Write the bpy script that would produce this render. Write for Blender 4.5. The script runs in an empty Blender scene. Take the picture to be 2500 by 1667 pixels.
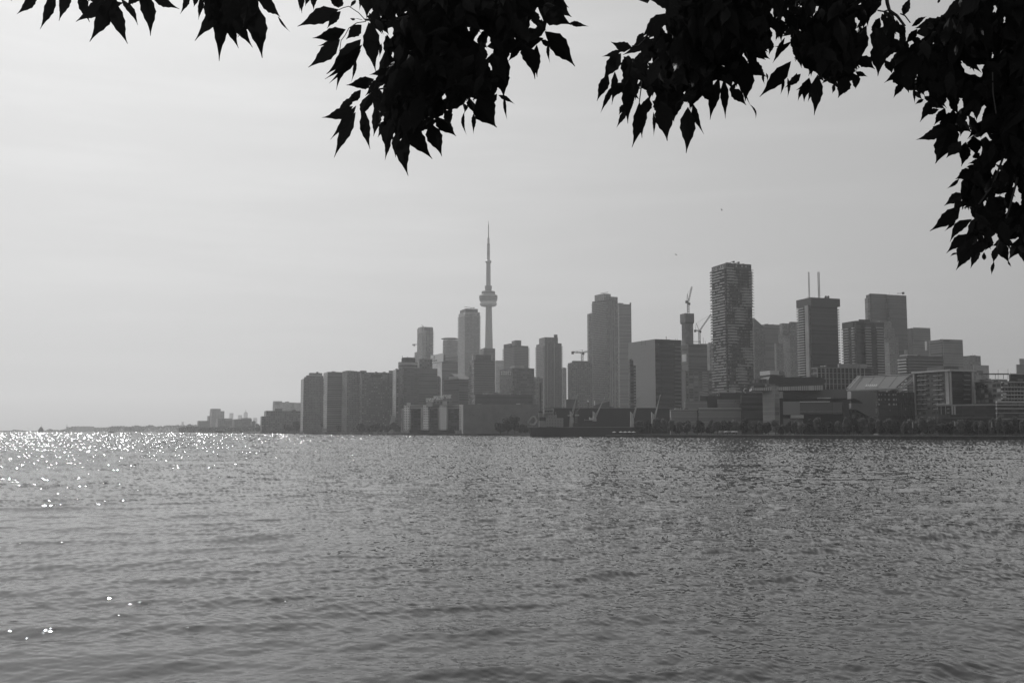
import bpy, math, random
import numpy as np
from mathutils import Vector, Matrix
rnd = random.Random(7)
S = bpy.context.scene
C = S.collection
R = math.radians
# ---------------------------------------------------------------- camera
F = 2431.0            # focal length in photo pixels (photo 2500 wide)
CAMH = 5.0
PITCH = math.atan((1051.2 - 833.5) / F)
cam = bpy.data.cameras.new('camera')
cam.sensor_width = 36.0
cam.lens = F / 2500 * 36.0
cam.clip_start = 0.05
cam.clip_end = 60000
camo = bpy.data.objects.new('camera', cam)
camo.location = (0, 0, CAMH)
camo.rotation_euler = (math.pi / 2 + PITCH, 0, 0)
C.objects.link(camo)
S.camera = camo
# ---------------------------------------------------------------- light
SUN_AZ = -28.0        # degrees from +Y, negative = left
SUN_EL = 42.0
w = bpy.data.worlds.new('World')
S.world = w
w.use_nodes = True
nt = w.node_tree
nt.nodes.clear()
def N(nt, t, **kw):
    n = nt.nodes.new(t)
    for k, v in kw.items():
        if k.startswith('i_'):
            n.inputs[int(k[2:])].default_value = v
        else:
            setattr(n, k, v)
    return n
sky = N(nt, 'ShaderNodeTexSky', sky_type='NISHITA', sun_disc=False)
sky.sun_elevation = R(SUN_EL)
sky.sun_rotation = R(SUN_AZ)
sky.altitude = 80
sky.air_density = 1.0
sky.dust_density = 6.0
sky.ozone_density = 1.0
bw = N(nt, 'ShaderNodeRGBToBW')
gam = N(nt, 'ShaderNodeMath', operation='POWER', i_1=0.34)
scl = N(nt, 'ShaderNodeMath', operation='MULTIPLY', i_1=4.05)
# thin streaks of high cloud
tc = N(nt, 'ShaderNodeTexCoord')
mp = N(nt, 'ShaderNodeMapping')
mp.inputs['Scale'].default_value = (1.6, 1.6, 15.0)
mp.inputs['Rotation'].default_value = (0.0, 0.06, 0.0)
nz = N(nt, 'ShaderNodeTexNoise')
nz.inputs['Scale'].default_value = 2.3
nz.inputs['Detail'].default_value = 5.0
nz.inputs['Roughness'].default_value = 0.55
mr = N(nt, 'ShaderNodeMapRange')
mr.inputs['From Min'].default_value = 0.46
mr.inputs['From Max'].default_value = 0.80
mr.inputs['To Min'].default_value = 1.0
mr.inputs['To Max'].default_value = 1.09
mulc = N(nt, 'ShaderNodeMath', operation='MULTIPLY')
bg = N(nt, 'ShaderNodeBackground')
bg.inputs['Strength'].default_value = 0.066
out = N(nt, 'ShaderNodeOutputWorld')
L = nt.links.new
L(sky.outputs[0], bw.inputs[0]); L(bw.outputs[0], gam.inputs[0]); L(gam.outputs[0], scl.inputs[0])
L(tc.outputs['Generated'], mp.inputs['Vector']); L(mp.outputs[0], nz.inputs['Vector'])
L(nz.outputs[0], mr.inputs['Value']); L(mr.outputs[0], mulc.inputs[1]); L(scl.outputs[0], mulc.inputs[0])
L(mulc.outputs[0], bg.inputs['Color']); L(bg.outputs[0], out.inputs['Surface'])
sun = bpy.data.lights.new('sun', 'SUN')
sun.energy = 2.68
sun.angle = R(0.53)
sun.color = (1, 1, 1)
so = bpy.data.objects.new('sun', sun)
sd = Vector((math.sin(R(SUN_AZ)) * math.cos(R(SUN_EL)), math.cos(R(SUN_AZ)) * math.cos(R(SUN_EL)), math.sin(R(SUN_EL))))
so.rotation_euler = sd.to_track_quat('Z', 'Y').to_euler()
so.location = (0, 0, 900)
C.objects.link(so)
S.view_settings.view_transform = 'Standard'
S.view_settings.look = 'None'
S.view_settings.exposure = 0.0
S.view_settings.gamma = 1.0
S.view_settings.use_curve_mapping = False
S.render.film_transparent = False
cy = S.cycles
cy.max_bounces = 6
cy.diffuse_bounces = 3
cy.glossy_bounces = 3
cy.transmission_bounces = 4
cy.transparent_max_bounces = 6
cy.volume_bounces = 0
cy.sample_clamp_indirect = 6
cy.use_denoising = True
cy.denoiser = 'OPENIMAGEDENOISE'
cy.caustics_reflective = False
cy.caustics_refractive = False
# ---------------------------------------------------------------- pixel <-> place
HAZE = 1.08e-4
HAZE_G = 0.53
SP, CP = math.sin(PITCH), math.cos(PITCH)
def at(x, y, Y):
    """the point seen at photo pixel (x, y) at Y metres out from the camera"""
    a = (x - 1250.0) / F; b = (833.5 - y) / F
    dy = CP - b * SP; dz = SP + b * CP
    t = Y / dy
    return Vector((a * t, Y, CAMH + dz * t))
def kx(x, y=1051.2):
    p = at(x, y, 1.0)
    return p.x
# ---------------------------------------------------------------- scene helpers
def tag(o, label=None, cat=None, group=None, kind=None):
    if label: o['label'] = label
    if cat: o['category'] = cat
    if group: o['group'] = group
    if kind: o['kind'] = kind
    return o
ORG = {}
def empty(name, loc, label, cat, group=None):
    o = bpy.data.objects.new(name, None)
    o.empty_display_size = 1.0
    o.location = loc
    C.objects.link(o)
    ORG[o] = Vector(loc)
    return tag(o, label, cat, group)
class MB:
    """collects polygons (with metre uvs and material slots); build() links them as one mesh object"""
    def __init__(s):
        s.v = []; s.f = []; s.uv = []; s.m = []
    def poly(s, pts, uvs=None, m=0):
        i = len(s.v)
        s.v += [tuple(p) for p in pts]
        s.f.append(tuple(range(i, i + len(pts))))
        s.uv += uvs if uvs else [(0.0, 0.0)] * len(pts)
        s.m.append(m)
    def prism(s, foot, z0, z1, m=0, mt=None, zt=None, u0=0.0, bottom=False):
        """foot: ccw list of (x, y); zt: optional per-vertex top heights"""
        n = len(foot)
        T = zt if zt else [z1] * n
        u = u0
        for i in range(n):
            a = foot[i]; b = foot[(i + 1) % n]; j = (i + 1) % n
            l = math.hypot(b[0] - a[0], b[1] - a[1])
            s.poly([(a[0], a[1], z0), (b[0], b[1], z0), (b[0], b[1], T[j]), (a[0], a[1], T[i])],
                   [(u, z0), (u + l, z0), (u + l, T[j]), (u, T[i])], m)
            u += l
        s.poly([(foot[i][0], foot[i][1], T[i]) for i in range(n)], None, m if mt is None else mt)
        if bottom:
            s.poly([(foot[i][0], foot[i][1], z0) for i in reversed(range(n))], None, m if mt is None else mt)
        return s
    def box(s, c, h, ax=0.0, m=0):
        """box with centre c, half sizes h, turned ax radians about z"""
        ca, sa = math.cos(ax), math.sin(ax)
        foot = [(c[0] + x * ca - y * sa, c[1] + x * sa + y * ca) for x, y in ((-h[0], -h[1]), (h[0], -h[1]), (h[0], h[1]), (-h[0], h[1]))]
        return s.prism(foot, c[2] - h[2], c[2] + h[2], m, bottom=True)
    def bar(s, a, b, r, n=4, r2=None, m=0):
        a = Vector(a); b = Vector(b); d = b - a
        if d.length < 1e-6: return s
        r2 = r if r2 is None else r2
        d.normalize()
        u = d.cross(Vector((0, 0, 1)) if abs(d.z) < .95 else Vector((1, 0, 0))).normalized(); v = d.cross(u)
        i = len(s.v)
        for p, q in ((a, r), (b, r2)):
            for k in range(n):
                t = 2 * math.pi * (k + .5) / n
                s.v.append(tuple(p + (u * math.cos(t) + v * math.sin(t)) * q))
        for k in range(n):
            k2 = (k + 1) % n
            s.f.append((i + k, i + n + k, i + n + k2, i + k2)); s.m.append(m); s.uv += [(0, 0)] * 4
        s.f.append(tuple(i + k for k in range(n))); s.m.append(m); s.uv += [(0, 0)] * n
        s.f.append(tuple(i + n + k for k in reversed(range(n)))); s.m.append(m); s.uv += [(0, 0)] * n
        return s
    def lathe(s, cx, cy_, prof, n=24, m=0):
        """prof: (radius, z) from bottom to top"""
        i = len(s.v)
        for r, z in prof:
            for k in range(n):
                t = 2 * math.pi * k / n
                s.v.append((cx + r * math.cos(t), cy_ + r * math.sin(t), z))
        for j in range(len(prof) - 1):
            for k in range(n):
                k2 = (k + 1) % n; a = i + j * n
                s.f.append((a + k, a + k2, a + n + k2, a + n + k)); s.m.append(m)
                w0 = 2 * math.pi * prof[j][0] / n
                s.uv += [(k * w0, prof[j][1]), ((k + 1) * w0, prof[j][1]), ((k + 1) * w0, prof[j + 1][1]), (k * w0, prof[j + 1][1])]
        s.f.append(tuple(i + k for k in reversed(range(n)))); s.m.append(m); s.uv += [(0, 0)] * n
        a = i + (len(prof) - 1) * n
        s.f.append(tuple(a + k for k in range(n))); s.m.append(m); s.uv += [(0, 0)] * n
        return s
    def truss(s, a, b, wd, r, n):
        """square lattice beam from a to b"""
        a = Vector(a); b = Vector(b); d = (b - a).normalized()
        u = d.cross(Vector((0, 0, 1)) if abs(d.z) < .95 else Vector((1, 0, 0))).normalized(); v = d.cross(u)
        cs = [u * (wd / 2) * i + v * (wd / 2) * j for i, j in ((1, 1), (1, -1), (-1, -1), (-1, 1))]
        for c in cs: s.bar(a + c, b + c, r, 3)
        for k in range(n):
            p = a + (b - a) * (k / n); q = a + (b - a) * ((k + 1) / n)
            for i in range(4): s.bar(p + cs[i], q + cs[(i + 1) % 4], r * .7, 3)
        return s
    def build(s, name, mat, parent=None, smooth=False):
        me = bpy.data.meshes.new(name)
        off = ORG[parent] if parent else Vector((0, 0, 0))
        me.from_pydata([(x - off.x, y - off.y, z - off.z) for x, y, z in s.v], [], s.f)
        mats = mat if isinstance(mat, (list, tuple)) else [mat]
        for q in mats: me.materials.append(q)
        if len(s.uv) == len(me.loops):
            ul = me.uv_layers.new(name='UVMap')
            ul.data.foreach_set('uv', [c for p in s.uv for c in p])
        if len(mats) > 1: me.polygons.foreach_set('material_index', s.m)
        if smooth: me.polygons.foreach_set('use_smooth', [True] * len(me.polygons))
        me.update()
        o = bpy.data.objects.new(name, me)
        C.objects.link(o)
        if parent: o.parent = parent
        ORG[o] = off
        return o
def part_at(name, mesh_obj, parent, dz):
    """another copy of a part, lifted dz metres"""
    o = mesh_obj.copy(); C.objects.link(o); o.parent = parent
    o.location = mesh_obj.location + Vector((0, 0, dz))
    ORG[o] = ORG[parent]
    return o
# ---------------------------------------------------------------- materials (the photograph is black and white: every colour is a grey)
def gmat(name, g, rough=0.7, noise=0.0, scale=0.2, metal=0.0, spec=0.5, streak=False):
    m = bpy.data.materials.new(name); m.use_nodes = True
    t = m.node_tree; b = t.nodes['Principled BSDF']
    b.inputs['Base Color'].default_value = (g, g, g, 1)
    b.inputs['Roughness'].default_value = rough
    b.inputs['Metallic'].default_value = metal
    b.inputs['Specular IOR Level'].default_value = spec
    if noise:
        tc = N(t, 'ShaderNodeTexCoord'); n = N(t, 'ShaderNodeTexNoise'); r = N(t, 'ShaderNodeMapRange')
        mpp = N(t, 'ShaderNodeMapping')
        if streak: mpp.inputs['Scale'].default_value = (1, 1, 0.12)
        n.inputs['Scale'].default_value = scale; n.inputs['Detail'].default_value = 4
        r.inputs['From Min'].default_value = .3; r.inputs['From Max'].default_value = .7
        r.inputs['To Min'].default_value = g * (1 - noise); r.inputs['To Max'].default_value = g * (1 + noise)
        t.links.new(tc.outputs['Object'], mpp.inputs[0]); t.links.new(mpp.outputs[0], n.inputs['Vector'])
        t.links.new(n.outputs[0], r.inputs['Value']); t.links.new(r.outputs[0], b.inputs['Base Color'])
    return m
def facade(name, wall, glass, fh=3.0, bay=3.5, wf=.6, hf=.55, vary=.5, rough=.2, wallrough=.75, spec=.5):
    """storeys and bays of windows over metre uvs; each pane has its own blind / reflection"""
    m = bpy.data.materials.new(name); m.use_nodes = True
    t = m.node_tree; b = t.nodes['Principled BSDF']; K = t.links.new
    uv = N(t, 'ShaderNodeUVMap'); sep = N(t, 'ShaderNodeSeparateXYZ'); K(uv.outputs[0], sep.inputs[0])
    def M(op, a, bb=None, c=None):
        n = N(t, 'ShaderNodeMath', operation=op)
        for i, x in enumerate((a, bb, c)):
            if x is None: continue
            if isinstance(x, (int, float)): n.inputs[i].default_value = x
            else: K(x, n.inputs[i])
        return n.outputs[0]
    U = M('DIVIDE', sep.outputs[0], bay); V = M('DIVIDE', sep.outputs[1], fh)
    fu = M('FRACT', U); fv = M('FRACT', V); iu = M('FLOOR', U); iv = M('FLOOR', V)
    mu = M('LESS_THAN', M('ABSOLUTE', M('SUBTRACT', fu, .5)), wf / 2)
    mv = M('LESS_THAN', M('ABSOLUTE', M('SUBTRACT', fv, .5)), hf / 2)
    mask = M('MULTIPLY', mu, mv)
    cb = N(t, 'ShaderNodeCombineXYZ'); K(iu, cb.inputs[0]); K(iv, cb.inputs[1])
    wn = N(t, 'ShaderNodeTexWhiteNoise', noise_dimensions='2D'); K(cb.outputs[0], wn.inputs['Vector'])
    rv = M('POWER', wn.outputs['Value'], 3.0)
    gl = M('MULTIPLY_ADD', rv, vary * .45, glass)
    ns = N(t, 'ShaderNodeTexNoise'); ns.inputs['Scale'].default_value = .06; ns.inputs['Detail'].default_value = 5
    tc = N(t, 'ShaderNodeTexCoord'); K(tc.outputs['Object'], ns.inputs['Vector'])
    wl = M('MULTIPLY_ADD', ns.outputs[0], wall * 1.1, wall * .45)
    mix = N(t, 'ShaderNodeMix', data_type='FLOAT'); K(mask, mix.inputs[0]); K(wl, mix.inputs[2]); K(gl, mix.inputs[3])
    K(mix.outputs[0], b.inputs['Base Color'])
    mr_ = N(t, 'ShaderNodeMix', data_type='FLOAT'); K(mask, mr_.inputs[0]); mr_.inputs[2].default_value = wallrough
    K(M('MULTIPLY_ADD', rv, .5, rough), mr_.inputs[3]); K(mr_.outputs[0], b.inputs['Roughness'])
    b.inputs['Specular IOR Level'].default_value = spec
    return m
# ---------------------------------------------------------------- water
def make_water():
    rr = np.random.RandomState(5)
    NC = 1150
    r = [6.0]
    while r[-1] < 15000.0:
        r.append(r[-1] + max(.0055 * r[-1], r[-1] ** 2 / (CAMH * 995.0) * .40))
    r = np.array(r); NR = len(r)
    dr = np.gradient(r)
    t0 = np.linspace(R(-33), R(33), NC)
    tl = np.linspace(R(-88), R(-33), 60)[:-1]; tr = np.linspace(R(33), R(88), 60)[1:]
    th = np.concatenate([tl, t0, tr]); NC = len(th)
    X = (r[:, None] * np.sin(th)[None, :]); Yy = (r[:, None] * np.cos(th)[None, :])
    h = np.zeros_like(X); gx = np.zeros_like(X); gy = np.zeros_like(X)
    # slowly varying wind patches change how rough the ripples are
    def patch(sc, sd):
        q = np.random.RandomState(sd); a = np.zeros_like(X)
        for i in range(7):
            an = q.uniform(0, 2 * np.pi); k = 2 * np.pi / (sc * q.uniform(.6, 1.6))
            a += np.sin(k * (X * np.cos(an) * .55 + Yy * np.sin(an)) + q.uniform(0, 6.28))
        return a / 3.0
    pat = np.clip(1.0 + 0.30 * patch(45, 1) + 0.25 * patch(16, 2) + .15 * patch(170, 3), .35, 1.8)
    rng = np.sqrt(X * X + Yy * Yy)
    fetch = .71 + 1.6 * np.clip((np.log(rng) - np.log(25)) / (np.log(900) - np.log(25)), 0, 1) ** 1.2   # calmer in the lee of the near shore
    left = np.clip((R(14) - th) / R(34), 0, 1)[None, :]     # open lake to the left, lee of the city to the right
    lf = np.clip((np.log(rng) - np.log(60)) / (np.log(500) - np.log(60)), 0, 1)
    fetch = fetch * (1 + lf * (.84 * left - .72)) * (1 + .6 * (1 - left) * (1 - lf))
    NW = 110
    lam = np.exp(rr.uniform(np.log(0.16), np.log(9.0), NW))
    main = R(116)      # wind waves run roughly towards the shore the camera stands on
    for i in range(NW):
        l = lam[i]; k = 2 * np.pi / l
        spread = R(24) if l > 2 else (R(34) if l > .7 else R(55))
        a = (main if l > .5 else R(97)) + rr.normal(0, spread)
        sl = SLOPE * math.sqrt(2.0 / NW) * (1.0 if l > .9 else 1.35) * (0.55 if l > 5 else 1.0)
        ph = k * (X * math.cos(a) + Yy * math.sin(a)) + rr.uniform(0, 6.28)
        wgt = np.clip((l / dr - 2.2) / 3.0, 0, 1)[:, None]
        s_ = np.cos(ph); c_ = -np.sin(ph)
        if l > .6:      # crests sharper than troughs
            s_ += .2 * np.cos(2 * ph); c_ -= .4 * np.sin(2 * ph)
        pp = (pat if l < 2.5 else 1.0) * fetch
        h += (sl / k) * wgt * pp * s_
        gx += sl * math.cos(a) * pp * c_
        gy += sl * math.sin(a) * pp * c_
    # crests a little sharper than troughs
    Z = h + 0.0
    # breaking ripples and gusts: a few facets are much steeper than the rest
    far = np.clip((np.log(rng) - np.log(55)) / (np.log(500) - np.log(35)), 0, 1)
    tail = np.exp(rr.normal(0, 1, X.shape) * .76 * far)
    gx *= tail; gy *= tail
    # unresolved waves: their far sides hide behind the crests, so only slopes facing the shore remain
    er = (np.sin(th)[None, :], np.cos(th)[None, :]); td = CAMH / rng
    gr = gx * er[0] + gy * er[1]
    dg = (np.abs(gr + td) - td - gr) * np.clip((np.log(rng) - np.log(40)) / (np.log(160) - np.log(40)), 0, 1)
    gx += dg * er[0]; gy += dg * er[1]
    n = np.stack([-gx, -gy, np.ones_like(gx)], -1)
    n /= np.linalg.norm(n, axis=-1, keepdims=True)
    co = np.stack([X, Yy, Z], -1).reshape(-1, 3).astype(np.float32)
    me = bpy.data.meshes.new('water')
    nv = NR * NC
    ii = (np.arange(NR - 1)[:, None] * NC + np.arange(NC - 1)[None, :]).reshape(-1)
    q = np.stack([ii, ii + 1, ii + NC + 1, ii + NC], -1).astype(np.int32)
    q = q[:, ::-1]
    me.vertices.add(nv); me.vertices.foreach_set('co', co.ravel())
    nf = len(q)
    me.loops.add(nf * 4); me.loops.foreach_set('vertex_index', q.ravel())
    me.polygons.add(nf); me.polygons.foreach_set('loop_start', np.arange(nf, dtype=np.int32) * 4)
    me.polygons.foreach_set('loop_total', np.full(nf, 4, np.int32))
    me.polygons.foreach_set('use_smooth', np.ones(nf, bool))
    at_ = me.attributes.new('wave_normal', 'FLOAT_VECTOR', 'POINT')
    at_.data.foreach_set('vector', n.reshape(-1, 3).astype(np.float32).ravel())
    ra = me.attributes.new('chop', 'FLOAT', 'POINT')
    ra.data.foreach_set('value', (.035 + .085 * far).astype(np.float32).ravel())
    me.update(calc_edges=True)
    m = bpy.data.materials.new('lake_water'); m.use_nodes = True
    t = m.node_tree; b = t.nodes['Principled BSDF']
    b.inputs['Base Color'].default_value = (.045, .045, .045, 1)
    b.inputs['Roughness'].default_value = .032
    b.inputs['IOR'].default_value = 1.333
    a = N(t, 'ShaderNodeAttribute', attribute_name='wave_normal')
    ch = N(t, 'ShaderNodeAttribute', attribute_name='chop'); t.links.new(ch.outputs['Fac'], b.inputs['Roughness'])
    tc = N(t, 'ShaderNodeTexCoord'); nz = N(t, 'ShaderNodeTexNoise'); mp = N(t, 'ShaderNodeMapping')
    mp.inputs['Scale'].default_value = (.7, 1.4, 1)
    mp.inputs['Rotation'].default_value = (0, 0, R(-14))
    nz.inputs['Scale'].default_value = 6.0; nz.inputs['Detail'].default_value = 5.0; nz.inputs['Roughness'].default_value = .6
    bp = N(t, 'ShaderNodeBump'); bp.inputs['Strength'].default_value = 1.0; bp.inputs['Distance'].default_value = .003
    t.links.new(tc.outputs['Object'], mp.inputs[0]); t.links.new(mp.outputs[0], nz.inputs['Vector'])
    t.links.new(nz.outputs[0], bp.inputs['Height']); t.links.new(a.outputs['Vector'], bp.inputs['Normal'])
    t.links.new(bp.outputs[0], b.inputs['Normal'])
    me.materials.append(m)
    o = bpy.data.objects.new('water', me); C.objects.link(o)
    tag(o, kind='structure'); o['label'] = 'wind rippled harbour water with sun glitter on the left'
SLOPE = 0.115
make_water()
# ---------------------------------------------------------------- city toolkit
TH = 72.0
GZ = 1.9
def V2(x, y): return (x, y)
def plan(Lx, Cx, Rx, Y, th=TH, ym=1000, depL=None, depR=None):
    """footprint with its near corner at pixel Cx, Y metres out; left / right walls run back to pixels Lx / Rx"""
    kL, kC, kR = kx(Lx, ym), kx(Cx, ym), kx(Rx, ym)
    X = kC * Y
    while True:
        s, c = math.sin(R(th)), math.cos(R(th))
        l = depL if depL else ((X - kL * Y) / (c + kL * s) if c + kL * s > .02 else 1e9)
        r = depR if depR else (kR * Y - X) / (s - kR * c)
        # a grid street seen too nearly end on would stretch the block: turn it a little instead
        if l <= max(1.6 * r, 28) or th < 30: break
        th -= 2
    Cn = Vector((X, Y)); dL = Vector((-c, s)); dR = Vector((s, c))
    return dict(C=Cn, FL=Cn + dL * l, FR=Cn + dR * r, B=Cn + dL * l + dR * r, dL=dL, dR=dR, l=l, r=r, Y=Y,
                nL=Vector((-s, -c)), nR=Vector((c, -s)))
def ring(p, o=0.0):
    """ccw footprint grown by o metres"""
    dL, dR = p['dL'], p['dR']
    return [tuple(p['C'] - dL * o - dR * o), tuple(p['FR'] - dL * o + dR * o), tuple(p['B'] + dL * o + dR * o), tuple(p['FL'] + dL * o - dR * o)]
def zt_(p, y, px=None):
    """height seen at pixel row y over the near corner"""
    k = p['C'].x / p['C'].y
    return at(1250, y, p['C'].y).z
FM = {}
def fac(wall, glass, fh=3.0, bay=3.5, wf=.6, hf=.55, vary=.5, **kw):
    key = (wall, glass, fh, bay, wf, hf, vary) + tuple(sorted(kw.items()))
    if key not in FM: FM[key] = facade('facade', wall, glass, fh, bay, wf, hf, vary, **kw)
    return FM[key]
M_roof = gmat('roof_gravel', .10, .9, .3, .1)
M_con = gmat('concrete', .30, .8, .2, .08)
M_conl = gmat('pale_concrete', .42, .8, .15, .08)
M_cond = gmat('dark_concrete', .13, .8, .25, .1)
M_met = gmat('grey_metal', .20, .45, .15, .3, metal=.4)
M_dark = gmat('dark_metal', .045, .5, .2, .3)
M_black = gmat('black_cladding', .03, .45, .2, .2)
M_white = gmat('white_paint', .72, .5, .08, .3)
M_pale = gmat('pale_panel', .52, .5, .08, .05)
M_rail = gmat('balcony_glass', .34, .25, .1, .5)
M_raild = gmat('tinted_balcony_glass', .20, .22, .1, .5)
M_glass = gmat('dark_glass', .03, .08)
M_glint = gmat('bright_sheet_metal', .85, .12, metal=1.0)
ALLB = []
class Bld:
    def __init__(s, name, label, Lx, Cx, Rx, top, Y, mat, th=TH, ym=None, z0=GZ, cat='building', group=None, wall='walls', roof=None,
                 depL=None, depR=None, zt=None):
        s.p = plan(Lx, Cx, Rx, Y, th, top if ym is None else ym, depL, depR)
        s.z0 = z0
        s.z1 = zt_(s.p, top)
        c = (s.p['C'] + s.p['B']) / 2
        s.root = empty(name, (c.x, c.y, z0), label, cat, group)
        b = MB(); b.prism(ring(s.p), z0, s.z1, 0, 1)
        s.wall = b.build(wall, [mat, roof or M_roof], s.root)
        s.mat = mat; s.th = th; ALLB.append(s)
    def z(s, y): return zt_(s.p, y)
    def sub(s, name, Lx, Cx, Rx, y0, y1, mat, back=3.0, ym=None, parent=None, depL=None, depR=None, zt=None, th=None, z0=None):
        """a further block of the same building between rows y0 (bottom) and y1 (top), its corner set back metres"""
        p = plan(Lx, Cx, Rx, s.p['C'].y + back, th or s.th, ym or y1, depL, depR)
        b = MB(); a = zt_(p, y0) if z0 is None else z0
        b.prism(ring(p), a, zt_(p, y1), 0, 1, zt=zt)
        b.build(name, [mat, M_roof], parent or s.root)
        return p
    def floors(s, faces, y_top, fh, n, off=1.6, rail=M_rail, p=None, slab=M_con, partial=None, name='balcony', rh=1.0, seed=1):
        """n storeys of balconies from row y_top downwards, each storey a part"""
        p = p or s.p; z = zt_(p, y_top)
        rr = random.Random(seed)
        def shape(o0, o1):
            C_, FL, FR, dL, dR, nL, nR = (p[k] for k in ('C', 'FL', 'FR', 'dL', 'dR', 'nL', 'nR'))
            if faces == 'LR':
                return [FL + nL * o1, C_ + nL * o1 + nR * o1, FR + nR * o1, FR + nR * o0, C_ + nL * o0 + nR * o0, FL + nL * o0]
            if faces == 'L':
                return [FL + nL * o1, C_ + nL * o1, C_ + nL * o0, FL + nL * o0]
            if faces == 'R':
                return [C_ + nR * o1, FR + nR * o1, FR + nR * o0, C_ + nR * o0]
            if faces == 'E':      # the far end of the right-hand wall, seen edge on
                e = FR + dR * o1; return [FR + nR * .0 + dR * o0, e, e + dL * p['l'], FR + dR * o0 + dL * p['l']]
            if faces == 'W':      # the far end of the left-hand wall
                e = FL + dL * o1; return [FL + dL * o0, FL + dL * o0 + dR * p['r'], e + dR * p['r'], e][::-1]
            if faces == 'RING':
                return None
        b = MB()
        if faces == 'RING':
            q = ring(p, off); b.prism(q, 0, .28, 0, 0, bottom=True)
            o = ring(p, off); i_ = ring(p, off - .15)
            for k in range(4):
                k2 = (k + 1) % 4
                b.prism([o[k], o[k2], i_[k2], i_[k]], .282, .28 + rh, 1, 1)
        else:
            b.prism([tuple(v) for v in shape(.02, off)], 0, .28, 0, 0, bottom=True)
            b.prism([tuple(v) for v in shape(off - .15, off - .01)], .282, .28 + rh, 1, 1)
        b.v = [(x, y, zz + z - fh) for x, y, zz in b.v]
        first = b.build(name, [slab, rail], s.root)
        for k in range(1, n):
            part_at(name, first, s.root, -fh * k)
        return s
def line_at(P, Q, x, ym=1000):
    """plan point where the ray at pixel x meets the line P-Q"""
    k = kx(x, ym); d = Q - P
    t = (k * P.y - P.x) / (d.x - k * d.y)
    return P + d * t
def panel(name, parent, mat, P, Q, n, x0, x1, y0, y1, out=.25, inn=.0, ym=None, z=None, mb=None):
    """a slab fixed to the wall line P-Q (outward normal n) between pixel columns x0..x1 and rows y0 (top)..y1 (bottom)"""
    ym = ym or (y0 + y1) / 2
    a = line_at(P, Q, x0, ym); c = line_at(P, Q, x1, ym)
    za = at(1250, y0, (a.y + c.y) / 2).z; zb = at(1250, y1, (a.y + c.y) / 2).z
    if z: za, zb = z
    b = mb or MB()
    f = [tuple(a + n * out), tuple(c + n * out), tuple(c + n * inn), tuple(a + n * inn)]
    b.prism(f, zb, za, 0, 0, bottom=True)
    if mb is None: return b.build(name, mat, parent)
def mast(name, x, y0, y1, Y, r, mat, parent=None, lattice=0):
    a = at(x, y0, Y); b_ = at(x, y1, Y); b_.x = a.x
    m = MB()
    if lattice: m.truss(a, b_, r * 2, r * .28, lattice)
    else: m.bar(a, b_, r, 6)
    return m.build(name, mat, parent)
# ---------------------------------------------------------------- land
shore = [(-260, 9500), (0, 7400), (60, 6400), (160, 4800), (370, 4000), (480, 2750), (600, 2000), (640, 1880), (700, 1760), (800, 1520),
         (1000, 1270), (1150, 1120), (1240, 1020), (1300, 960), (1538, 850), (1545, 792), (1600, 770), (1700, 738), (1960, 662), (2200, 597), (2500, 579), (2900, 570)]
def shoreY(x):
    for (a, Ya), (b, Yb) in zip(shore, shore[1:]):
        if a <= x <= b: return Ya + (Yb - Ya) * (x - a) / (b - a)
    return 600
b = MB()
pts = [(kx(x) * Y, Y) for x, Y in shore]
foot = pts + [(kx(2900) * 570 + 3000, 560), (9000, 560), (9000, 13500), (-9000, 13500), (-9000, 11000)]
b.prism(foot, -2.0, GZ, 1, 0)
ground = b.build('ground', [gmat('park_ground', .07, .95, .3, .05), gmat('quay_wall', .035, .8, .5, .3)])
tag(ground, kind='structure'); ground['label'] = 'flat city waterfront land with dark quay wall'
# promenade kerb: a pale capping stone along the quay, and the railing on it
b = MB()
for (x0, Y0), (x1, Y1) in zip(shore[13:], shore[14:]):
    a = Vector((kx(x0) * Y0, Y0)); c = Vector((kx(x1) * Y1, Y1)); d = (c - a).normalized(); n = Vector((d.y, -d.x))
    if abs(x1 - x0) < 10: continue
    b.prism([tuple(a + n * .25), tuple(c + n * .25), tuple(c - n * .9), tuple(a - n * .9)], GZ + .004, GZ + .28, 0, 0, bottom=True)
tag(b.build('quay_edge', gmat('quay_stone', .30, .8, .3, .6)), kind='structure')
b = MB()
for (x0, Y0), (x1, Y1) in zip(shore[16:], shore[17:]):
    a = Vector((kx(x0) * Y0, Y0 + 3)); c = Vector((kx(x1) * Y1, Y1 + 3)); L_ = (c - a).length; n_ = int(L_ / 4)
    for zz in (.5, 1.05): b.bar((a.x, a.y, GZ + zz), (c.x, c.y, GZ + zz), .05, 4)
    for k in range(n_):
        q = a + (c - a) * (k / n_); b.bar((q.x, q.y, GZ), (q.x, q.y, GZ + 1.1), .05, 3)
tag(b.build('promenade_railing', M_met), 'long thin metal railing along the quay in front of the trees', 'railing')
# near shore the camera stands on
b = MB(); b.prism([(-60, -40), (60, -40), (60, 3.2), (-60, 3.2)], -2.0, CAMH - 1.62, 0, 0)
tag(b.build('pier', gmat('pier_concrete', .22, .85, .3, .5)), kind='structure')
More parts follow.
